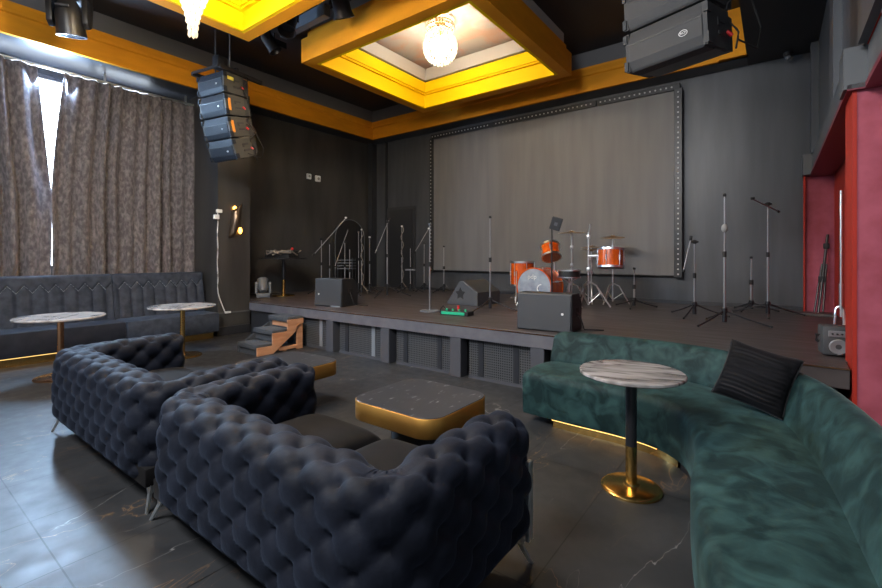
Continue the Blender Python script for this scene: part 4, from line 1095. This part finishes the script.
bd = drum('bass_drum', 'bass drum of the orange kit with grey front head', (-3.12, 6.88, STAGE+0.328), 0.31, 0.40, RZ(-4) @ RX(90), 'drumhead')
MB().lathe([(0.060, 0.0), (0.078, 0.0), (0.078, 0.006), (0.060, 0.006), (0.060, 0)], c=(0.12, -0.208, -0.02), seg=28, mat=Matrix.Rotation(PI/2, 4, 'X')).build('port_ring', 'white', bd)
MB().lathe([(0, 0.0), (0.060, 0.0), (0.060, 0.003), (0, 0.003)], c=(0.12, -0.207, -0.02), seg=28, mat=Matrix.Rotation(PI/2, 4, 'X')).build('port_hole', 'spk_blk', bd)
text_part('logo_lettering', 'pdp', 0.105, 'white', bd, (-0.04, -0.212, 0.17), (PI/2, 0, 0), 0.002)
MB().cyl((0.26, -0.12, -0.1), (0.38, -0.2, -0.315), 0.009).build('spur', 'chrome', bd)
MB().cyl((-0.26, -0.12, -0.1), (-0.33, -0.2, -0.315), 0.009).build('spur', 'chrome', bd)
ft = drum('floor_tom', 'floor tom standing left behind the bass drum', (-3.68, 7.36, STAGE+0.52), 0.205, 0.42, RX(0), 'clearhead')
for k in range(3):
    a = 2*PI*k/3+0.5; c = (0.225*math.cos(a), 0.225*math.sin(a))
    MB().cyl((c[0], c[1], 0.05), (c[0], c[1], -0.40), 0.008).cyl((c[0], c[1], -0.40), (c[0]*1.2, c[1]*1.2, -0.515), 0.008).build('leg', 'chrome', ft)
rt_ = drum('rack_tom', 'small tilted tom mounted above the bass drum', (-2.96, 6.95, STAGE+0.91), 0.15, 0.22, RZ(35) @ RX(-32), 'clearhead')
MB().cyl((0.02, 0.10, -0.06), (0.02, 0.10, -0.36), 0.012).build('mount', 'chrome', rt_)
st_ = drum('stand_tom', 'tom held on a chrome stand at the right of the kit', (-2.10, 7.30, STAGE+0.80), 0.19, 0.29, RZ(10) @ RX(-7), 'clearhead')
tp = thing('tom_stand', 'chrome double-braced stand left of the raised right tom', 'drum stand', (-2.42, 7.20, STAGE), 0.25, GD)
MB().cyl((0, 0, 0.04), (0, 0, 1.22), 0.014).build('pole', 'chrome', tp)
MB().box((0, 0, 0.62), (0.06, 0.05, 0.07), bevel=0.012).build('clutch', 'chrome', tp)
MB().box((0, 0, 1.15), (0.05, 0.05, 0.06), bevel=0.01).cyl((0, 0, 1.15), (0.03, -0.03, 1.35), 0.010).build('top_clutch', 'chrome', tp)
MB().cyl((0, 0, 0.84), (0.17, -0.01, 0.84), 0.022).build('holder_arm', 'chrome', tp)
for k in range(3):
    a = 2*PI*k/3+0.2; ca, sa = math.cos(a), math.sin(a)
    MB().tube([(0.02*ca, 0.02*sa, 0.42), (0.12*ca, 0.12*sa, 0.36), (0.34*ca, 0.34*sa, 0.012)], 0.012).cyl((0, 0, 0.06), (0.19*ca, 0.19*sa, 0.24), 0.008).build('leg', 'chrome', tp)
def cymbal_stand(label, loc, h, r, tilt, rz, hat=False):
    t = thing('cymbal_stand', label, 'cymbal', loc, rz, GD)
    MB().cyl((0, 0, 0.05), (0, 0, h+0.04), 0.012).build('pole', 'chrome', t)
    MB().box((0, 0, h*0.55), (0.045, 0.045, 0.06), bevel=0.01).build('clutch', 'chrome', t)
    MB().box((0, 0, h*0.8), (0.05, 0.04, 0.06), bevel=0.01).build('clutch', 'chrome', t)
    for k in range(3):
        a = 2*PI*k/3; ca, sa = math.cos(a), math.sin(a)
        MB().tube([(0.02*ca, 0.02*sa, 0.36), (0.1*ca, 0.1*sa, 0.32), (0.27*ca, 0.27*sa, 0.012)], 0.010).cyl((0, 0, 0.08), (0.16*ca, 0.16*sa, 0.2), 0.007).build('leg', 'chrome', t)
    T = Matrix.Rotation(tilt, 4, 'X')
    for z, s in ((0, 1), (-0.035, -1)) if hat else ((0, 1),):
        MB().lathe([(0.008, 0.035*s), (0.03, 0.032*s), (0.05, 0.016*s), (r*0.6, 0.010*s), (r, -0.004*s), (r, -0.006*s), (r*0.6, 0.007*s), (0.05, 0.012*s), (0.008, 0.03*s)], c=(0, 0, h+z), seg=48, mat=T).build('cymbal', 'cymbal', t)
    return t
cymbal_stand('crash cymbal on a chrome stand, highest over the orange drums', (-2.82, 7.52, STAGE), 1.24, 0.23, 0.04, 0.4)
cymbal_stand('hi-hat pair of cymbals on a chrome stand behind the tom stand', (-2.60, 7.88, STAGE), 0.99, 0.18, 0.0, 0.9, hat=True)
cymbal_stand('cymbal behind the raised right tom', (-2.25, 7.95, STAGE), 1.16, 0.20, 0.12, 0.2)
sn_ = thing('snare_drum', 'black snare drum on a chrome stand behind the bass drum', 'drum', (-2.62, 6.88, STAGE), 0.2, GD)
MB().lathe([(0, 0.60), (0.165, 0.60), (0.165, 0.50), (0, 0.50)], seg=40).build('shell', 'spk_blk', sn_)
for z in (0.605, 0.498): MB().lathe([(0.16, z-0.008), (0.178, z-0.008), (0.178, z+0.008), (0.16, z+0.008), (0.16, z-0.008)], seg=40).build('hoop', 'chrome', sn_)
MB().cyl((0, 0, 0.05), (0, 0, 0.5), 0.013).build('pole', 'chrome', sn_)
for k in range(3):
    a = 2*PI*k/3+0.6; ca, sa = math.cos(a), math.sin(a)
    MB().tube([(0.015*ca, 0.015*sa, 0.26), (0.1*ca, 0.1*sa, 0.2), (0.22*ca, 0.22*sa, 0.01)], 0.009).cyl((0.02*ca, 0.02*sa, 0.42), (0.17*ca, 0.17*sa, 0.5), 0.008).build('leg', 'chrome', sn_)
tb = thing('music_stand', 'stand holding a tilted black tablet box in front of the drums', 'stand', (-2.70, 6.38, STAGE), 0.1)
MB().cyl((0, 0, 0.03), (0, 0, 1.26), 0.012).build('pole', 'blackmetal', tb)
MB().lathe([(0, 0), (0.14, 0), (0.14, 0.014), (0.03, 0.03), (0, 0.03)], seg=32).build('base', 'blackmetal', tb)
Rt = (Matrix.Rotation(0.3, 3, 'Z') @ Matrix.Rotation(0.3, 3, 'Y') @ Matrix.Rotation(0.25, 3, 'X'))
MB().box((0.07, -0.02, 1.32), (0.16, 0.07, 0.19), rot=Rt, bevel=0.01).build('tablet_box', 'spk', tb, smooth=False)
MB().box(V((0.07, -0.02, 1.32))+Rt @ V((0, -0.037, 0.0)), (0.05, 0.004, 0.05), rot=Rt).build('emblem', 'fixture_grey', tb, smooth=False)

# clutter on the tall stage table and on the boards
jm = thing('mixer', 'small black mixer with tangled leads on the tall stage table', 'mixer', (-8.30, 5.50, STAGE+0.80), 0.4); jm.scale = (1.55, 1.55, 1.6)
MB().prism([(-0.13, 0), (0.13, 0), (0.13, 0.10), (-0.13, 0.05)], 0, -0.2, 0.16, bevel=0.008).build('body', 'spk_blk', jm, smooth=False)
for k in range(5): MB().cyl((-0.15+0.06*k, 0.0, 0.07), (-0.15+0.06*k, 0.0, 0.10), 0.012, seg=10).build('knob', 'fixture_grey', jm)
MB().sphere((0.12, 0.02, 0.12), 0.02).build('lamp', 'red_plug', jm)
pts = [(0.22*math.cos(k*0.7)*(0.6+0.4*math.sin(k*1.9)), 0.2*math.sin(k*0.9), 0.03+0.07*abs(math.sin(k*1.3))) for k in range(36)]
MB().tube(pts, 0.010, 6).build('lead', 'cablem', jm)
for i, (x, y, rr, lb) in enumerate([(-6.95, 5.75, 0.20, 'loose black cable coil on the boards behind the left stage monitor'), (-5.75, 8.45, 0.18, 'dark cable heap on the boards below the screen left border'), (-3.95, 7.75, 0.18, 'brown cable coil on the boards left of the floor tom')]):
    pts = [(rr*(0.6+0.4*math.sin(k*0.37))*math.cos(k*0.55), rr*(0.6+0.4*math.cos(k*0.29))*math.sin(k*0.55), 0.012+0.002*k) for k in range(40)]
    o = MB().tube([(x+p[0], y+p[1], STAGE+p[2]) for p in pts], 0.010, 6).build('cable_coil', 'cablem' if i != 1 else 'rubber', None, loc=(x, y, STAGE))
    tag(o, lb, 'cable', 'cable coils on the stage')

# ------------------------------------------------------------------ lights
def area(name, loc, rot, sx, sy, energy, color):
    l = bpy.data.lights.new(name, 'AREA'); l.shape = 'RECTANGLE'; l.size = sx; l.size_y = sy; l.energy = energy; l.color = color
    o = bpy.data.objects.new(name, l); COL.objects.link(o); o.location = loc; o.rotation_euler = rot; return o
# daylight standing in the window behind the curtains, let in by the gap
area('window_daylight', (-9.43, 1.89, 3.42), (0, -PI/2+math.radians(22), 0), 1.9, 0.5, 1150, (0.46, 0.69, 1.0))
# added fill light, unseen behind the camera, brightening the back wall
area('rear_fill_light', (-2.6, -1.6, 4.9), (math.radians(48), 0, 0), 3.0, 1.0, 420, (0.93, 0.96, 1.0))

w = bpy.data.worlds.new('world'); SC.world = w; w.use_nodes = True
bg = w.node_tree.nodes['Background']; bg.inputs['Color'].default_value = (0.78, 0.86, 1.0, 1); bg.inputs['Strength'].default_value = 0.36

cam = bpy.data.cameras.new('camera'); co = bpy.data.objects.new('camera', cam); COL.objects.link(co)
co.location = (0, 0, 1.45); co.rotation_euler = (PI/2, 0, math.radians(36.95))
cam.sensor_width = 36; cam.lens = 444/882*36; cam.shift_y = -37/882.0; cam.clip_start = 0.05
SC.camera = co
vs = SC.view_settings
vs.view_transform = 'Standard'; vs.look = 'None'; vs.gamma = 1.0; vs.use_curve_mapping = False; vs.exposure = 0.12
